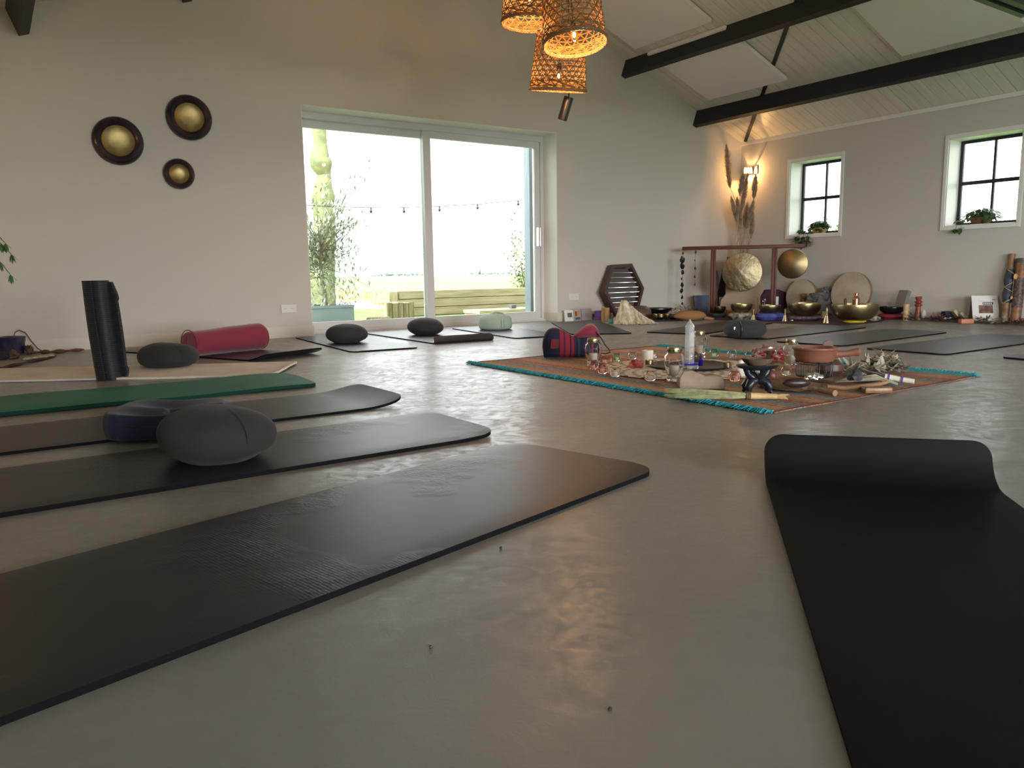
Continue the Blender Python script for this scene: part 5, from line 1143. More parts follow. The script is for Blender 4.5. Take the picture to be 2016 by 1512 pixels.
for i in range(11):
    z = .36-i*.078; hw = (.87*22+ (1-abs(z)/.42)*.87*20)*k_ if True else 0
    hw = k_*.87*(22+22*(1-min(1, abs(z*100/42))))*.80
    z_ = cz+z*k_*110; hw = k_*.80*(22+22*(1-min(1, abs(z*110)/48)))
    bm = nb(); hw *= 1.2; tube(bm, [MT @ Vector((-hw, z_, -.012)), MT @ Vector((hw, z_, -.012))], .0085, 8); obj('chime_rod', bm, SILVER, t)
    bm = nb(); blob(bm, MT @ Vector((-hw-.004, z_, -.005)), (.011, .011, .011), 0, 1, 2); obj('rod_peg', bm, BLACK, t)
# dark rounded instruments behind the fur
p = GC(1281, 624, 0, .05); k_ = met(1, p); t = thing('hand_pan', 'dark shallow steel bowl standing behind the fur', 'bowl', (p.x, min(p.y, 7.36), 0), RV)
bm = nb(); lathe(bm, [(0, .0), (9*k_, 0), (20*k_, 10*k_), (27*k_, 16*k_), (27*k_, 18*k_), (19*k_, 13*k_), (0, 5*k_)], I4, 48); obj('shell', bm, mat('dark_steel', (.08, .07, .075), .3, .9), t)
q = T(-2*k_, 18*k_, 0); p = G(1268, 618, 0, .35); k_ = met(1, p)
simple('domed_shell', 'dark brown domed instrument leaning behind the fur and steel bowl', 'instrument', 1260, 627, 0, lambda bm, k: lathe(bm, [(0, 26*k), (12*k, 25*k), (21*k, 18*k), (24*k, 5*k), (22*k, 0), (0, 0)], I4, 40), mat('brown_shell', (.11, .07, .06), .35, bump=.2, bscale=10), -.05)
# fur drape
p = G(1247, 640, 0, .16); k_ = met(1, p); t = thing('fur_drape', 'long cream goat hair drape heaped on the floor by the wall', 'fur', (p.x, p.y, 0), RV)
bm = nb(); CORE = nb(); lathe(CORE, [(0, 0), (22*k_, 0), (21*k_, 8*k_), (13*k_, 26*k_), (5*k_, 40*k_), (0, 43*k_)], T(-12*k_, 0, 0) @ SC(1, .8, 1), 24); obj('core', CORE, mat('brown_core', (.2, .13, .1), .9), t)
random.seed(23); bm = nb()
for i in range(2200):
    a = random.uniform(0, 6.283); s0 = random.random()**1.3*.75            # start height fraction down the heap
    tail = max(0, math.cos(a))                                   # hair sweeps out to the right
    def at(s, w):    # outline of the heap at s (0 top, 1 floor)
        rx = (4+19*s+tail*(30*s**1.25))*w; return Vector((-19*k_+s*7*k_+math.cos(a+tw*s)*rx*k_, math.sin(a+tw*s)*(4+15*s)*w*k_, (46*(1-s)**(1.0+.25*tail)+.6)*k_))
    tw = random.uniform(-.35, .35); w0 = random.uniform(.93, 1.13); L0 = random.uniform(.3, .65); P_ = []
    for q in range(5):
        s_ = min(1, s0+L0*q/4); P_.append(at(s_, w0+.05*math.sin(q*1.7+i))+rv(.5*k_))
    tube(bm, P_, [.6*k_, .95*k_, .8*k_, .5*k_, .12*k_], 3, cap=False)
for v in bm.verts: v.co.z = max(v.co.z, .001)
o = obj('hair', bm, FUR, t); 
# cards, books, candles left of the chime
ys_ = WY-.09
def card(x0, x1, y0, y1, label, m, cat='card', nm='greeting_card', pic=None, D=.02, yy=ys_):
    a, b_ = onY(x0, y1, yy), onY(x1, y0, yy); w_ = b_.x-a.x; h_ = b_.z
    t = thing(nm, label, cat, (a.x+w_/2, yy, 0), 0); bm = nb(); box(bm, -w_/2, w_/2, 0, D, 0, h_, RX(R(-6)), bev=.001); obj('panel', bm, m, t, smooth=False)
    if pic:
        for (u0, u1, v0, v1, pm) in pic: bm = nb(); box(bm, -w_/2+w_*u0, -w_/2+w_*u1, -.0015, 0, h_*v0, h_*v1, RX(R(-6))); obj('printed_picture', bm, pm, t, smooth=False)
def flat(nm, c): return mat(nm, c, .6)
card(1113, 1129.5, 610, 631, 'small white framed card with a dark picture, leftmost at the wall', PAPER, pic=[(.3, .85, .35, .75, flat('print_dark', (.12, .12, .1)))])
card(1130.5, 1144.5, 607.5, 631, 'small upright card printed with little red and yellow figures', flat('grey_card', (.45, .42, .4)), pic=[(.15, .45, .4, .8, flat('print_red', (.35, .06, .04))), (.5, .8, .4, .8, flat('print_yellow', (.5, .38, .1))), (.15, .85, .1, .3, flat('print_blue', (.1, .12, .2)))])
card(1146, 1166.5, 607, 631, 'plain lilac-white card with a faint ring, right of the figure card', flat('lilac_card', (.42, .38, .42)), pic=[(.3, .7, .3, .62, flat('print_faint', (.36, .32, .36)))])
simple('purple_box', 'stack of purple boxes leaning beside the cards', 'box', 1177, 630, 0, lambda bm, k: (box(bm, -9*k, 10*k, 0, 16*k, 0, 6*k, bev=.002), box(bm, -7*k, 11*k, 1*k, 15*k, 6*k, 12*k, RZ(.15), bev=.002), box(bm, -4*k, 12*k, 3*k, 15*k, 12*k, 18*k, RZ(-.1), bev=.002)), mat('purple_card', (.13, .05, .3), .5), .02, smooth=False)
def candle(px, py, r, h, m, label, dr=.03, group=None):
    p = GC(px, py, 0, dr); k = met(1, p); t = thing('pillar_candle', label, 'candle', (p.x, p.y, 0), 0, group)
    bm = nb(); lathe(bm, [(0, 0), (r*k, 0), (r*k, h*k-.002), (r*k-.003, h*k), (r*.5*k, h*k-.003), (0, h*k-.004)], I4, 28); obj('wax', bm, m, t)
    bm = nb(); tube(bm, [(0, 0, h*k-.005), (.001, 0, h*k+.01)], .001, 5); obj('wick', bm, BLACK, t)
candle(1188, 632, 4.2, 27, WAXB, 'tan pillar candle, left one of the pair beside the purple boxes'); candle(1195.5, 633, 4.4, 27, WAXB, 'tan pillar candle, right one of the pair beside the hexagonal chime', .01)
simple('teal_block', 'small turquoise cube in front of the tan candles', 'block', 1203, 637, 0, lambda bm, k: box(bm, -5*k, 5*k, 0, 9*k, 0, 8.5*k, bev=.004), mat('turquoise_wax', (.05, .33, .28), .4), .0)
simple('peach_candle', 'small peach candle at the left foot of the fur', 'candle', 1211, 638, 0, lambda bm, k: lathe(bm, [(0, 0), (3.4*k, 0), (3.4*k, 12*k), (0, 11.6*k)], I4, 18), mat('peach_wax', (.7, .45, .28), .5), -.0)
simple('small_jar', 'small brown glass jar behind the turquoise cube', 'jar', 1204, 628, 0, lambda bm, k: lathe(bm, [(0, 0), (4*k, 0), (4.6*k, 6*k), (2.5*k, 9*k), (2.5*k, 12*k), (0, 12*k)], I4, 18), mat('brown_glass', (.15, .09, .07), .2), .06)
# row of small dark bowls
for i, (px, r) in enumerate(((1290, 8), (1300, 9), (1313, 8), (1325, 9), (1337, 7))):
    simple('small_singing_bowl', 'small dark brass bowl, %s in the row between fur and tan pouch' % ('nearest the fur', 'second from fur', 'middle one', 'second from pouch', 'next to pouch')[i], 'bowl', px, 630, .004, lambda bm, k: lathe(bm, [(0, 0), (r*.5*k, 0), (r*k, 5*k), (r*k, 11*k), (r*.9*k, 11*k), (r*.88*k, 5*k), (0, 2*k)], I4, 28), BRASSD, .1, group='small bowls in a row on dark cloth')
bm = nb(); a, b_, c, d_ = G(1282, 634), G(1345, 632), G(1345, 626, 0, .3), G(1290, 628, 0, .2); v = [bm.verts.new((q.x, q.y, .003)) for q in (a, b_, c, d_)]; bm.faces.new(v); ret = bmesh.ops.extrude_face_region(bm, geom=bm.faces[:]); [setattr(v.co, 'z', .0005) for v in ret['geom'] if isinstance(v, bmesh.types.BMVert)]
tag(obj('dark_cloth', bm, DKNV, smooth=False), 'dark cloth under the row of small brass bowls', 'cloth')
p = G(1358, 632, 0, .14); k_ = met(1, p); t = thing('leather_pouch', 'rust-tan suede cushion-like pouch on the floor left of the red stand', 'pouch', (p.x, p.y, 0), RV)
bm = nb(); blob(bm, (0, 0, 9*k_), (32*k_, 18*k_, 10*k_), .06, 1.5, 3, 6, flatb=-.85); obj('body', bm, mat('tan_suede', (.34, .17, .075), .9, bump=.3, bscale=30), t)
bm = nb(); tube(bm, [(27*k_, 0, 5*k_), (38*k_, 2*k_, 3*k_), (48*k_, 3*k_, 1.5*k_)], [4*k_, 3*k_, 2*k_], 8); obj('drawstring_neck', bm, mat('tan_suede', (.34, .17, .075)), t)
leafpile('dried_twigs', 'heap of grey-green dried twigs behind the tan pouch', 1350, 622, 90, 34, 12, 16, 20, 3, DRYL, 51, .35)
simple('blue_box', 'dark blue printed bag standing left of the first red post', 'bag', 1381, 622, 0, lambda bm, k: prism(bm, [(-12*k, 0), (14*k, 0), (14*k, 38*k), (-15*k, 37*k)], 0, 9*k, RX(R(90)) @ SC(1, 1, -1)), mat('navy_print', (.02, .04, .10), .5, col2=(.05, .06, .12), vscale=20), .35, smooth=False)
simple('dark_cloth_bag', 'dark teal-black instrument bag leaning behind the red post and big gong', 'bag', 1428, 615, 0, lambda bm, k: prism(bm, [(-13*k, 0), (14*k, 0), (14*k, 50*k), (5*k, 82*k), (-2*k, 90*k), (-8*k, 72*k), (-14*k, 40*k)], 0, 8*k, RX(R(90)) @ SC(1, 1, -1)), DKNV, .9, smooth=False)
simple('feather', 'dark feather with a white tip hanging at the first red post', 'feather', 1410, 622, 0, lambda bm, k: prism(bm, [(-2*k, 90*k), (1*k, 86*k), (4*k, 72*k), (4*k, 66*k), (2*k, 52*k), (0, 66*k), (-1*k, 74*k)], 0, .002, RX(R(90)) @ SC(1, 1, -1)), DKNV, -.01, smooth=False)
simple('incense_tin', 'tall pale printed tin standing right of the first red post', 'tin', 1420, 621, 0, lambda bm, k: lathe(bm, [(0, 0), (5*k, 0), (5*k, 33*k), (4.6*k, 34*k), (0, 34*k)], I4, 20), mat('printed_tin', (.5, .42, .42), .4, col2=(.16, .06, .08), vscale=24), .25)
simple('maroon_case', 'dark maroon padded case behind the second red post', 'case', 1522, 620, 0, lambda bm, k: prism(bm, [(-26*k, 0), (26*k, 0), (28*k, 26*k), (24*k, 40*k), (10*k, 46*k), (-14*k, 45*k), (-25*k, 36*k), (-28*k, 18*k)], 0, 20*k, RX(R(90)) @ SC(1, 1, -1)), mat('maroon_fabric', (.06, .012, .03), .8, bump=.2, bscale=40), .5, bev=.01)
for px, py, h, r, lb in ((1501, 622, 30, 1.6, 'thin silver-tipped mallet standing left of the maroon case'), (1505, 623, 34, 2.0, 'thicker silver-tipped mallet just left of the second red post'), (1491, 622, 37, 1.3, 'thin brass rod standing right of the tan board')):
    simple('mallet', lb, 'mallet', px, py, 0, lambda bm, k: (tube(bm, [(0, 0, 0), (0, 0, (h-4)*k)], r*.6*k, 8), blob(bm, (0, 0, (h-3)*k), (r*k, r*k, 3*k), 0, 1, 2)), SILVER if px != 1491 else BRASS, .15)
simple('pale_tag', 'small pale card tag standing right of the second red post', 'tag', 1528.5, 612, 0, lambda bm, k: box(bm, -3.5*k, 3.5*k, 0, .003, 14*k, 32*k), PAPER, .1, smooth=False)
# cloths under the instruments
def cloth(name, label, pts, m, z=.004, lump=.004):
    bm = nb(); v = [bm.verts.new((q.x, q.y, z)) for q in pts]; bm.faces.new(v); bmesh.ops.triangulate(bm, faces=bm.faces[:]); bmesh.ops.subdivide_edges(bm, edges=bm.edges[:], cuts=5, use_grid_fill=True)
    for v in bm.verts: v.co.z += lump*noise.noise(v.co*5)
    ret = bmesh.ops.extrude_face_region(bm, geom=bm.faces[:]); [setattr(v.co, 'z', .0004) for v in ret['geom'] if isinstance(v, bmesh.types.BMVert)]
    tag(obj(name, bm, m, smooth=False), label, 'cloth')
cloth('floor_cloth', 'dark maroon cloth under the brass singing bowls', [G(1388, 629), G(1480, 634), G(1570, 638.5), G(1665, 641), G(1735, 634), Vector((9.2, 5.25, 0)), Vector((9.2, 6.9, 0)), Vector((8.6, 7.4, 0)), Vector((7.9, 7.4, 0))], DKCL)
cloth('floor_cloth', 'dark patterned cloth along the right wall below the small windows', [G(1757, 629), G(1840, 633.5), G(1930, 638), G(2016, 643), G(2100, 647), Vector((9.24, 3.0, 0)), Vector((9.24, 5.2, 0))], mat('brown_patterned_cloth', (.09, .05, .045), .95, col2=(.2, .12, .1), vscale=14, bump=.4, bscale=30))
# bowl cushions and singing bowls
def bowlcush(px, py, rx, h, m, label, dr, zc=.0):
    p = G(px, py, zc, dr); k = met(1, p); t = thing('bowl_cushion', label, 'cushion', (p.x, p.y, .006), RV, 'cushions under the singing bowls')
    bm = nb(); lathe(bm, [(0, 0), (rx*.8*k, 0), (rx*k, h*.45*k), (rx*.92*k, h*.85*k), (rx*.6*k, h*k), (0, h*.93*k)], SC(1, .85, 1), 36, lambda a, q: 1+.03*math.sin(a*5+q)); obj('cover', bm, m, t); return t
def sbowl(px, ytop, rx, h, under, dz, m, label):
    L_ = under.location; k = met(1, L_); t = thing('singing_bowl', label, 'singing bowl', (L_.x, L_.y, L_.z+dz*k), 0, 'brass singing bowls')
    r_ = rx*k; hh = h*k
    bm = nb(); lathe(bm, [(0, 0), (r_*.45, 0), (r_*.72, hh*.12), (r_*.92, hh*.45), (r_*1.0, hh*.85), (r_*.99, hh), (r_*.955, hh), (r_*.94, hh*.85), (r_*.87, hh*.47), (r_*.68, hh*.18), (0, hh*.07)], I4, 56); obj('bowl', bm, m, t)
    return t
PATT = mat('white_black_brocade', (.5, .48, .36), .7, col2=(.03, .03, .03), vscale=28)
BLUB = mat('blue_brocade', (.05, .07, .3), .6, col2=(.08, .09, .33), vscale=25)
DKR = mat('dark_sequined', (.05, .03, .05), .5, col2=(.25, .2, .25), vscale=60)
REDB = mat('red_brocade', (.18, .012, .02), .7, bump=.3, bscale=30)
GRNB = mat('green_brocade', (.05, .09, .07), .8)
u = bowlcush(1416, 626, 13, 8, GRNB, 'small dark green cushion under the smallest brass bowl', .12); sbowl(0, 0, 12.5, 13, u, 7.5, BRASSD, 'smallest brass singing bowl, right of the first red post')
u = bowlcush(1459, 630, 26, 13, PATT, 'black and cream brocade cushion under a brass bowl', .16); sbowl(0, 0, 21, 17, u, 12.3, BRASS, 'brass singing bowl on the black and cream cushion below the big gong')
u = bowlcush(1515, 632, 28, 14, BLUB, 'blue brocade cushion under a brass bowl', .17); sbowl(0, 0, 21, 15.5, u, 13.2, BRASS, 'brass singing bowl on the blue cushion by the second red post')
u = bowlcush(1583, 633, 33, 9, DKR, 'dark sequined ring cushion under the second-largest bowl', .2); sbowl(0, 0, 31, 25, u, 8.4, BRASS, 'deep brass singing bowl in front of the smaller frame drum')
u = bowlcush(1682, 638, 22, 5, mat('yellow_ring', (.75, .55, .05), .6), 'yellow ring cushion under the largest brass bowl', .13); ub = sbowl(0, 0, 43.5, 32, u, 4.6, BRASS, 'largest hammered brass singing bowl on the yellow ring')
u2 = bowlcush(1755, 630, 26, 10, REDB, 'dark red cushion under the black metal bowl', .2); sbowl(0, 0, 23, 14, u2, 9.3, mat('black_metal_bowl', (.03, .028, .03), .3, .7), 'black metal bowl between the largest brass bowl and the tan candles')
simple('black_white_pouch', 'small black and white speckled pouch right of the yellow ring', 'pouch', 1722, 633, .006, lambda bm, k: blob(bm, (0, 0, 5*k), (12*k, 8*k, 5.5*k), .1, 2, 3, 4, flatb=-.8), PATT, .05)
# bottle and mallet standing in the largest bowl
L_ = ub.location; kk = met(1, L_)
ra = Vector((math.cos(YAW), -math.sin(YAW), 0))
t = thing('copper_bottle', 'small copper bottle standing in the largest brass bowl', 'bottle', L_+ra*(1*kk)+Vector((0, 0, 3.2*kk)), 0)
bm = nb(); lathe(bm, [(0, 0), (6.3*kk, 0), (6.5*kk, 38*kk), (6.2*kk, 41*kk), (3.8*kk, 44*kk), (3.8*kk, 46*kk), (0, 46*kk)], I4, 24); obj('body', bm, mat('copper', (.45, .2, .12), .25, 1), t)
bm = nb(); lathe(bm, [(0, 46*kk), (4.6*kk, 46*kk), (4.6*kk, 50*kk), (0, 51*kk)], I4, 20); obj('cap', bm, mat('copper', (.45, .2, .12)), t)
t = thing('wooden_striker', 'dark wooden striker standing in the largest brass bowl', 'mallet', L_-ra*(20*kk)+Vector((0, 0, 5.5*kk)), 0)
bm = nb(); tube(bm, [(0, 0, 0), (0, 0, 36*kk), (0, 0, 38.5*kk)], [2.6*kk, 2.8*kk, 1.2*kk], 12); obj('stick', bm, REDWOOD, t)
# bells
def bell(px, py, h, label, dr=.03):
    p = G(px, py, 0, dr); k = met(1, p); t = thing('hand_bell', label, 'bell', (p.x, p.y, .005), 0, 'small brass hand bells'); s_ = h/30
    bm = nb(); lathe(bm, [(0, .5*k), (6.5*k*s_, 0), (6*k*s_, 3*k*s_), (4.2*k*s_, 9*k*s_), (3.5*k*s_, 13*k*s_), (0, 14.5*k*s_)], I4, 24); obj('bell_cup', bm, mat('pale_brass', (.6, .52, .38), .25, 1), t)
    bm = nb(); lathe(bm, [(0, 13*k*s_), (1.6*k*s_, 14*k*s_), (1.3*k*s_, 19*k*s_), (2.3*k*s_, 23*k*s_), (1.2*k*s_, 27*k*s_), (0, 30*k*s_)], I4, 14); obj('handle', bm, BRASS, t)
bell(1483, 633, 26, 'brass hand bell left of the blue cushion'); bell(1545, 633, 26, 'brass hand bell between the blue cushion and the deep bowl'); bell(1627, 637, 33, 'brass hand bell immediately left of the largest bowl')
simple('tingsha', 'small pair of brass cymbals lying right of the middle bell', 'cymbals', 1558, 631, .006, lambda bm, k: lathe(bm, [(0, 4*k), (3*k, 3*k), (8*k, 1*k), (8*k, 0), (0, 1*k)], I4, 24), mat('pale_brass', (.6, .52, .38)), .05)
t = thing('wooden_block', 'small orange wooden block marked 10 below the big gong', 'block', G(1438, 622, 0, .1), RV); t.location.z = .005; k_ = met(1, t.location)
bm = nb(); box(bm, -6*k_, 6*k_, 0, 10*k_, 0, 10.5*k_, bev=.002); obj('block', bm, mat('orange_wood', (.42, .17, .07), .6), t, smooth=False)
tx = bpy.data.curves.new('numeral', 'FONT'); tx.body = '10'; tx.size = 9*k_; tx.extrude = .0006; tx.align_x = 'CENTER'; to = bpy.data.objects.new('numeral', tx); C.objects.link(to); to.parent = t; to.rotation_euler = (R(90), 0, 0); to.location = (0, -.001, 2*k_); tx.materials.append(BLACK)
me = bpy.data.meshes.new_from_object(to); o2 = bpy.data.objects.new('numeral', me); C.objects.link(o2); o2.parent = t; o2.rotation_euler = to.rotation_euler; o2.location = to.location; bpy.data.objects.remove(to); o2.name = 'numeral'
simple('cork_cube', 'tiny pale wooden cube behind the bell by the largest bowl', 'block', 1622, 628, .005, lambda bm, k: box(bm, -4*k, 4*k, 0, 8*k, 0, 14*k, bev=.002), BAMBOO, .12, smooth=False)
# picture behind the deep bowl and a crumpled cloth figure
simple('wooden_picture', 'brown wooden panel with dark edge standing behind the deep bowl', 'panel', 1591, 620, .005, lambda bm, k: (box(bm, -14*k, 14*k, 0, 3*k, 0, 40*k)), mat('chestnut_panel', (.18, .075, .03), .5), .55, smooth=False, bev=.004)
simple('grey_fabric_bundle', 'crumpled grey-black leathery bundle between the two frame drums', 'cloth', 1622, 622, .005, lambda bm, k: (blob(bm, (4*k, 0, 20*k), (19*k, 12*k, 22*k), .35, 1.8, 3, 41, flatb=-.9), blob(bm, (-14*k, 0, 34*k), (15*k, 8*k, 9*k), .4, 2, 3, 42), blob(bm, (4*k, 0, 46*k), (8*k, 5*k, 8*k), .4, 2, 3, 47)), mat('grey_black_leather', (.06, .06, .06), .6, col2=(.12, .12, .115), vscale=8), .35)
# leaning grey box
p = onX(1764, 600, 8.93); t = thing('grey_box', 'tall grey box with a faint floral print leaning on the right wall', 'box', (8.93, p.y, .012), R(-90)-.25); k_ = met(1, t.location)
bm = nb(); Mb = RX(R(-17)); box(bm, -10*k_, 12*k_, 0, 9*k_, 0, 56*k_, Mb, bev=.002); obj('carton', bm, mat('grey_carton', (.2, .19, .18), .6), t, smooth=False)
bm = nb(); 
for q in range(3): blob(bm, Mb @ Vector(((-2+q*2)*k_, -.001, (16+q*6)*k_)), (2.5*k_, .001, 4*k_), .2, 2, 2, q)
obj('floral_print', bm, mat('pinkish_print', (.3, .2, .2), .6), t)
candle(1771, 626, 5.5, 31, WAXB, 'tan pillar candle, left one of the pair by the leaning grey box', .1); candle(1783, 631, 5.4, 32, WAXB, 'tan pillar candle, right one of the pair by the leaning grey box', .03)
# carved red candlestick
t = thing('candlestick', 'turned red wooden candlestick by the right wall', 'candlestick', GC(1806.5, 626, 0, .05), 0); t.location.z = .005; k_ = met(1, t.location)
bm = nb(); lathe(bm, [(0, 0), (6.5*k_, 0), (5.8*k_, 4*k_), (4.8*k_, 14*k_), (4.6*k_, 23*k_), (7.4*k_, 25*k_), (7.4*k_, 26*k_), (4.2*k_, 28.5*k_), (7.6*k_, 31*k_), (7.6*k_, 32*k_), (4*k_, 35*k_), (6*k_, 38*k_), (6.2*k_, 41*k_), (5*k_, 42*k_), (4*k_, 40.5*k_), (0, 40*k_)], I4, 32); obj('turned_body', bm, mat('red_lacquer_wood', (.28, .06, .035), .4), t)
simple('white_stone', 'upright pale white stone beside the red candlestick', 'stone', 1818, 624, .005, lambda bm, k: blob(bm, (0, 0, 8*k), (4.6*k, 4*k, 9*k), .08, 1, 3, 3), mat('pale_selenite', (.55, .55, .48), .5), .08)
# small bottles: 2 rows of 3
for i, (px, py) in enumerate(((1855, 631), (1862, 631), (1869, 631), (1856, 626), (1863, 626), (1870, 626))):
    nm = ('front left', 'front middle', 'front right', 'rear left', 'rear middle', 'rear right')[i]
    t = thing('oil_bottle', 'tiny blue-black oil bottle with white label, %s of the six' % nm, 'bottle', GC(px, py, 0, .03 if i < 3 else .06), RV, 'six tiny oil bottles by the right wall'); t.location.z = .005; k_ = met(1, t.location)
    bm = nb(); lathe(bm, [(0, 0), (2.8*k_, 0), (2.8*k_, 7*k_), (1.5*k_, 8.5*k_), (1.5*k_, 11.5*k_), (0, 12*k_)], I4, 16); obj('bottle', bm, mat('blueblack_glass', (.015, .015, .04), .2), t)
    bm = nb(); lathe(bm, [(2.9*k_, 1.2*k_), (2.9*k_, 5*k_)], I4, 16); obj('label', bm, PAPER, t, label='white paper label')
simple('dark_carton', 'dark blue-black carton behind the six tiny bottles', 'box', 1870, 625, .005, lambda bm, k: box(bm, -10*k, 14*k, 0, 14*k, 0, 15*k, bev=.002), DKNV, .12, smooth=False)
for i, (px, a, h, lb) in enumerate(((1888, .75, 24, 'cream book leaning at an angle beside the dark carton'), (1899, .8, 20, 'cream-brown book leaning behind the first cream book'))):
    simple('leaning_book', lb, 'book', px, 627-i, .008, lambda bm, k: box(bm, -3*k, 2.5*k, 0, 14*k, 0, h*k, T(7*k, 0, 0) @ RY(-a), bev=.001), mat('cream_cover', (.45, .4, .28), .6), .05+.03*i, smooth=False)
simple('orange_soap', 'small orange box on the cloth edge below the leaning books', 'box', 1905, 637, .002, lambda bm, k: box(bm, -12.5*k, 12.5*k, 0, 12*k, 0, 8.5*k, bev=.003), mat('orange_card', (.55, .2, .12), .5), .0)
# tent calendar
p = GC(1942, 631, 0, -.15); t = thing('desk_calendar', 'white tent-shaped calendar card with a brown photo by the right wall', 'calendar', (p.x, p.y, .005), RV-.2); k_ = met(1, p)
Mc = RX(R(-20)); w_, h_ = 24*k_, 52*k_
bm = nb(); box(bm, -w_, w_, 0, .004, 0, h_, Mc); obj('front_sheet', bm, PAPER, t, smooth=False)
bm = nb(); dy = h_*math.sin(R(20)); box(bm, -w_, w_, 0, .003, 0, h_, T(0, 2*dy, 0) @ RX(R(20))); obj('back_sheet', bm, mat('grey_card', (.45, .42, .4)), t, smooth=False)
bm = nb(); box(bm, -w_*.5, w_*.55, -.0015, 0, h_*.3, h_*.62, Mc); pc = obj('photo_print', bm, mat('brown_photo', (.10, .05, .045), .5, col2=(.32, .17, .11), vscale=12), t, smooth=False)
bm = nb(); box(bm, -w_*.2, w_*.6, -.0015, 0, h_*.64, h_*.74, Mc); obj('title_strip', bm, mat('strip_dark', (.08, .05, .05), .6), t, smooth=False)
bm = nb()
for q in range(5): box(bm, -w_*.15+q*w_*.14, -w_*.15+q*w_*.14+w_*.1, -.0025, -.0015, h_*.67, h_*.71, Mc)
obj('title_marks', bm, PAPER, t, smooth=False)
bm = nb(); box(bm, w_*.55, w_*.8, -.0015, 0, h_*.82, h_*.85, Mc); box(bm, -w_*.5, w_*.2, -.0015, 0, h_*.775, h_*.782, Mc); obj('small_print', bm, mat('grey_ink', (.3, .28, .28), .7), t, smooth=False)
# didgeridoos
t = thing('didgeridoo', 'slim leaning didgeridoo with blue-black wrapping', 'didgeridoo', GC(1978, 629, 0, .1), 0); t.location.z = .006
L_ = t.location; tp = onX(1993, 500, WX-.04)-L_; k_ = met(1, L_)
ax = [tp*q for q in (0, .12, .26, .32, .42, .5, .58, .66, .72, .78, .9, 1)]; rd = [7.5, 6.5, 6.2, 8, 8.6, 6, 8, 8.6, 7.4, 6, 6, 6.3]
bm = nb(); tube(bm, ax, [q*k_ for q in rd], 20); obj('tube', bm, WOOD, t)
for q0, q1 in ((.27, .5), (.51, .77)):
    bm = nb(); tube(bm, [tp*(q0+(q1-q0)*s_) for s_ in (0, .15, .4, .65, .85, 1)], [q*k_ for q in (6.8, 8.4, 9.6, 9.2, 7.6, 6.6)], 20); w_ = obj('wrapping', bm, mat('blueblack_hide', (.035, .045, .07), .5), t, label='blue-black hide wrapping')
    bm = nb()
    for sg in (-1, 1): tube(bm, [tp*(q0+(q1-q0)*s_/12)+Vector((math.cos(sg*s_*.5+2.6), math.sin(sg*s_*.5+2.6), 0))*9.8*k_*(.75+.25*math.sin(math.pi*s_/12)) for s_ in range(13)], .8*k_, 4)
    obj('lacing', bm, BAMBOO, w_)
t = thing('painted_didgeridoo', 'thicker brown patterned didgeridoo at the right edge', 'didgeridoo', GC(1999, 632, 0, .1), 0); t.location.z = .006
L_ = t.location; tp = onX(2012, 510, WX-.05)-L_
bm = nb(); tube(bm, [tp*q for q in (0, .3, .6, 1)], [9.5*k_, 9*k_, 9*k_, 9.4*k_], 24); obj('tube', bm, mat('ochre_wood', (.28, .12, .05), .45, var=.4, vscale=12), t)
bm = nb(); tube(bm, [tp*q for q in (.22, .4, .7)], [9.6*k_, 9.5*k_, 9.4*k_], 24); obj('painted_band', bm, mat('black_pattern', (.03, .022, .02), .5, col2=(.16, .1, .08), vscale=45), t, label='dark patterned middle section')
bm = nb(); tube(bm, [tp*.93, tp*1.0+Vector((0, 0, .003))], 9.8*k_, 24); obj('mouth_ring', bm, mat('green_grey_ring', (.07, .08, .06), .5), t)
simple('arrow_charm', 'pale pointed charm on a cord hanging at the painted didgeridoo', 'charm', 1991, 632, .006, lambda bm, k: (blob(bm, (2*k, 0, 88*k), (4.5*k, 1.5*k, 6*k), .1, 1, 2, 1), tube(bm, [(-1*k, 0, 84*k), (-2.5*k, 0, 50*k)], .4*k, 4), blob(bm, (-3*k, 0, 47*k), (2.4*k, 1*k, 3.4*k), 0, 1, 2, 1)), BAMBOO, .04)
# clutter of feathers, bark, crystals on the right cloth
CLT = [(1797, 630, 'dark feathers and twigs in front of the red candlestick', 60, 14, DRYL), (1842, 632, 'brown and mauve dried petals between the candlestick and the bottles', 60, 16, mat('mauve_petal', (.16, .05, .07), .8, var=.4, vscale=20)), (1880, 633, 'strips of driftwood bark below the leaning books', 50, 18, BARK), (1935, 634, 'tan dried seed heads in front of the calendar', 60, 16, DRYL), (1965, 637, 'flat grey-brown feathers in front of the didgeridoos', 70, 22, SAGE), (2005, 639, 'dark bark pieces at the right edge by the painted didgeridoo', 50, 14, BARK)]
for i, (px, py, lb, n_, sx, m_) in enumerate(CLT): leafpile('dried_plant_pieces', lb, px, py, n_, sx, 7, 9, 13, 4.5, m_, 70+i, .06).location.z = .006
simple('red_book', 'flat red and grey book at the right edge under the painted didgeridoo', 'book', 2008, 633, .004, lambda bm, k: box(bm, -9*k, 16*k, 0, 20*k, 0, 7*k, bev=.001), mat('red_cover', (.35, .03, .03), .5), .18, smooth=False)
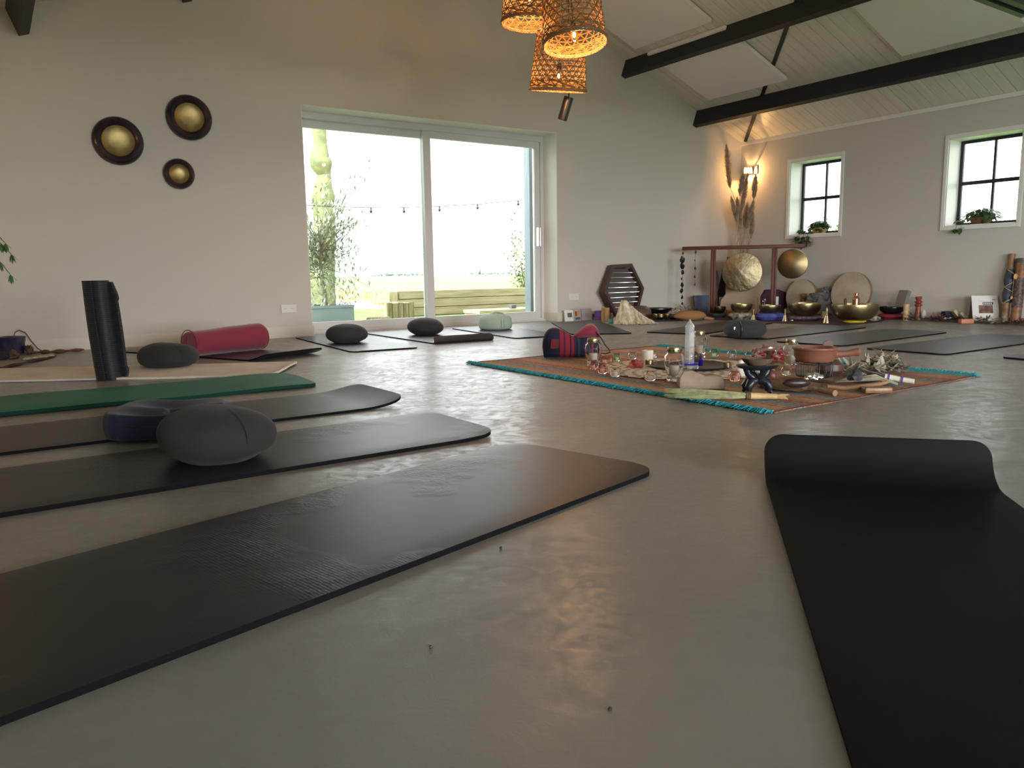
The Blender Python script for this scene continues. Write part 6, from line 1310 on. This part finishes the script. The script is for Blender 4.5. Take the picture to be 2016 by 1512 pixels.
# ------------------------------------------------------------------ plants on the window sills
def sillplant(y, r, label, potm, trail, seed, n=70, sx=1.0, lf=1.0):
    X = WX+.14; z0 = WZ0+.0125; t = thing('potted_plant', label, 'potted plant', (X, y, z0), 0); random.seed(seed)
    bm = nb(); lathe(bm, [(0, 0), (r*.62, 0), (r*.85, .035), (r, .075), (r*.95, .08), (r*.85, .07), (0, .06)], SC(.62, 1, 1), 32); obj('bowl_pot', bm, potm, t)
    bm = nb(); bs = nb()
    for i in range(n):
        a = random.uniform(0, 6.283); u = random.uniform(.3, 1.0); e_ = Vector((math.cos(a)*u*r*.75, math.sin(a)*u*r*1.25*sx, .07+random.uniform(.0, .11)*(1.25-u*.6)))
        if e_.x < -.08: e_.z -= .02
        tube(bs, [(0, math.sin(a)*r*.3, .06), (e_.x*.6, e_.y*.6, e_.z+.02), e_], .0018, 4)
        leaf(bm, e_-Vector((math.cos(a), math.sin(a), 0))*.015, (math.cos(a), math.sin(a)*1.1, random.uniform(-.9, .2)), random.uniform(.06, .095)*lf, .058*lf, droop=.25)
    for (dy, ln) in trail:
        P_ = [Vector((-.04, dy*.5, .07)), Vector((-.15, dy, .05)), Vector((-.175, dy*1.1, -.04))]
        for q in range(int(ln/.05)): P_.append(Vector((-.178-.01*math.sin(q), dy*1.1+.015*math.sin(q*1.7), -.04-.05*(q+1))))
        tube(bs, P_, .002, 4)
        for q in P_[1:]:
            for _ in range(4): leaf(bm, q+rv(.012), (random.uniform(-1, -.1), random.uniform(-1, 1), random.uniform(-.9, .1)), .07, .055, droop=.2)
    obj('stems', bs, STEMG, t); obj('leaves', bm, LEAF, t)
sillplant(6.42, .12, 'dark green trailing plant on the sill of the left small window', WAXB, ((.17, .14), (.11, .12), (.2, .05), (.06, .04)), 3, 130, .95)
sillplant(4.36, .13, 'green leafy plant in a wide brown bowl on the right window sill', mat('brown_clay_bowl', (.22, .1, .06), .6), ((.12, .0), (.17, .01)), 5, 75, 1.15, 1.1)
# dried cluster hanging under the left sill
c = onX(1591, 466, WX-.04); t = thing('hanging_dried_leaves', 'cluster of pale dried leaves hanging below the left small window', 'dried leaves', c, 0); random.seed(8); k_ = met(1, c)
bm = nb()
for i in range(16): leaf(bm, (random.uniform(-.03, .01), random.uniform(-.05, .07), random.uniform(-.1, .0)), (random.uniform(-1, 0), random.uniform(-1, 1), random.uniform(-1, -.1)), .075, .05, droop=.3)
obj('leaves', bm, mat('grey_dried_leaf', (.3, .26, .2), .8, col2=(.12, .08, .05), vscale=12), t)
bm = nb(); tube(bm, [(-.01, .0, .05), (-.01, .0, -.05)], .003, 5); tube(bm, [(-.01, .09, -.11), (-.02, .03, -.13), (-.01, -.06, -.08)], .0035, 5); obj('stem', bm, BARK, t)
# ------------------------------------------------------------------ left corner
t = thing('trailing_houseplant', 'leafy green houseplant whose drooping fronds enter at the left edge', 'potted plant', (-.36, 6.7, 0), 0); random.seed(12)
bm = nb(); lathe(bm, [(0, 0), (.13, 0), (.16, .22), (.17, .62), (.15, .64), (.14, .6), (0, .58)], I4, 28); obj('tall_pot', bm, mat('grey_pot', (.2, .19, .18), .6), t)
bm = nb(); bs = nb()
tips = [onY(22, 500, 6.5), onY(20, 540, 6.5), onY(10, 478, 6.5), onY(-20, 520, 6.6), onY(-60, 460, 6.8), onY(-80, 520, 6.4)]
for tpx in tips:
    e_ = Vector(tpx)-t.location; b0 = Vector((0, 0, .6)); hi = max(b0.z, e_.z)+.28; P_ = [b0.lerp(e_, s_/10)+Vector((0, 0, math.sin(math.pi*s_/10)*(.30))) for s_ in range(11)]
    tube(bs, P_, .003, 5)
    for q in range(3, 11):
        for sd in (-1, 1):
            for _ in range(2): leaf(bm, P_[q], (P_[q]-P_[q-1]).normalized()*.4+Vector((random.uniform(-.3, .3), sd*.3, -.8)), .07, .022, droop=.15)
            leaf(bm, P_[q], (P_[q]-P_[q-1]).normalized()*.6+Vector((sd*.7, 0, -.5)), .065, .022, droop=.15)
obj('stems', bs, STEMG, t); obj('leaves', bm, mat('fern_green', (.07, .17, .04), .5, var=.35, vscale=15), t)
# blue pot
p = G(22, 702, 0, .12); k_ = met(1, p); t = thing('ceramic_pot', 'blue-black marbled square pot on the floor in the left corner', 'pot', (p.x, p.y, .012), RV)
bm = nb(); 
pr = [(0, 0), (19*k_, 0), (20*k_, 18*k_), (22*k_, 33*k_), (20.5*k_, 34*k_), (18*k_, 32*k_), (0, 30*k_)]
lathe(bm, pr, RZ(R(0)), 40, lambda a, k: 1/max(abs(math.cos(a)), abs(math.sin(a)))**.75); obj('body', bm, mat('blue_marble_glaze', (.012, .014, .06), .2, col2=(.05, .05, .09), vscale=9), t)
p = G(60, 690); bm = nb(); q0 = G(30, 672, .2, .2)
tube(bm, [onY(27, 662, 7.45), onY(30, 654, 7.5), onY(38, 650, 7.55), onY(50, 655, 7.6), onY(62, 672, 7.6), onY(74, 686, 7.55), onY(86, 693, 7.5)], .004, 6); tag(obj('power_cable', bm, BARK), 'brown cable looping from the blue pot to the floor', 'cable')
SH = mat('brown_paisley_scarf', (.16, .08, .055), .9, col2=(.06, .035, .035), vscale=22, bump=.5, bscale=40)
def scarf(px, label, m, pts, rad, flat=.5):
    bm = nb(); P_ = [G(x, y, rad*flat*.9) for x, y in pts]; P2 = []
    for a, b_ in zip(P_, P_[1:]):
        for q in range(5): P2.append(a.lerp(b_, q/5)+Vector((0, random.uniform(-.01, .01), 0)))
    P2.append(P_[-1]); n_ = len(P2); tube(bm, P2, [rad*(.75+.35*math.sin(i*1.1)) * (min(1, .4+i*.2, .4+(n_-1-i)*.2)) for i in range(n_)], 10, flat=flat)
    for v in bm.verts: v.co.z = max(.001, v.co.z)
    tag(obj('scarf', bm, m), label, 'scarf', None)
scarf(0, 'brown twisted scarf lying along the skirting in the left corner', SH, [(52, 694), (80, 693), (100, 693), (130, 691), (165, 688)], .035)
scarf(0, 'dark red braided cord band at the left edge in front of the pot', mat('dark_red_braid', (.07, .025, .02), .9, bump=.6, bscale=50), [(-20, 727), (10, 722), (50, 714), (95, 704), (110, 700)], .022)
scarf(0, 'crumpled light green leafy cloth beside the blue pot', mat('green_white_cloth', (.2, .28, .15), .9, col2=(.5, .55, .42), vscale=20), [(48, 707), (70, 705), (90, 702), (102, 699)], .05, .35)
simple('dark_shell', 'dark rounded carved shell in front of the blue pot', 'carving', 26, 708, .0, lambda bm, k: blob(bm, (0, 0, 8*k), (11*k, 9*k, 9*k), .3, 2, 3, 14, flatb=-.8), BARK, .05)
simple('dark_bundle', 'dark cloth bundle at the very left edge before the blue pot', 'cloth', 2, 710, 0, lambda bm, k: blob(bm, (0, 0, 8*k), (16*k, 10*k, 9*k), .2, 2, 3, 15, flatb=-.8), DKNV, .05)
simple('pine_cone', 'brown knobbly cone to the right of the blue pot', 'cone', 56, 692, 0, lambda bm, k: blob(bm, (0, 0, 8*k), (8*k, 8*k, 9*k), .35, 4, 3, 16, flatb=-.9), BARK, .1)
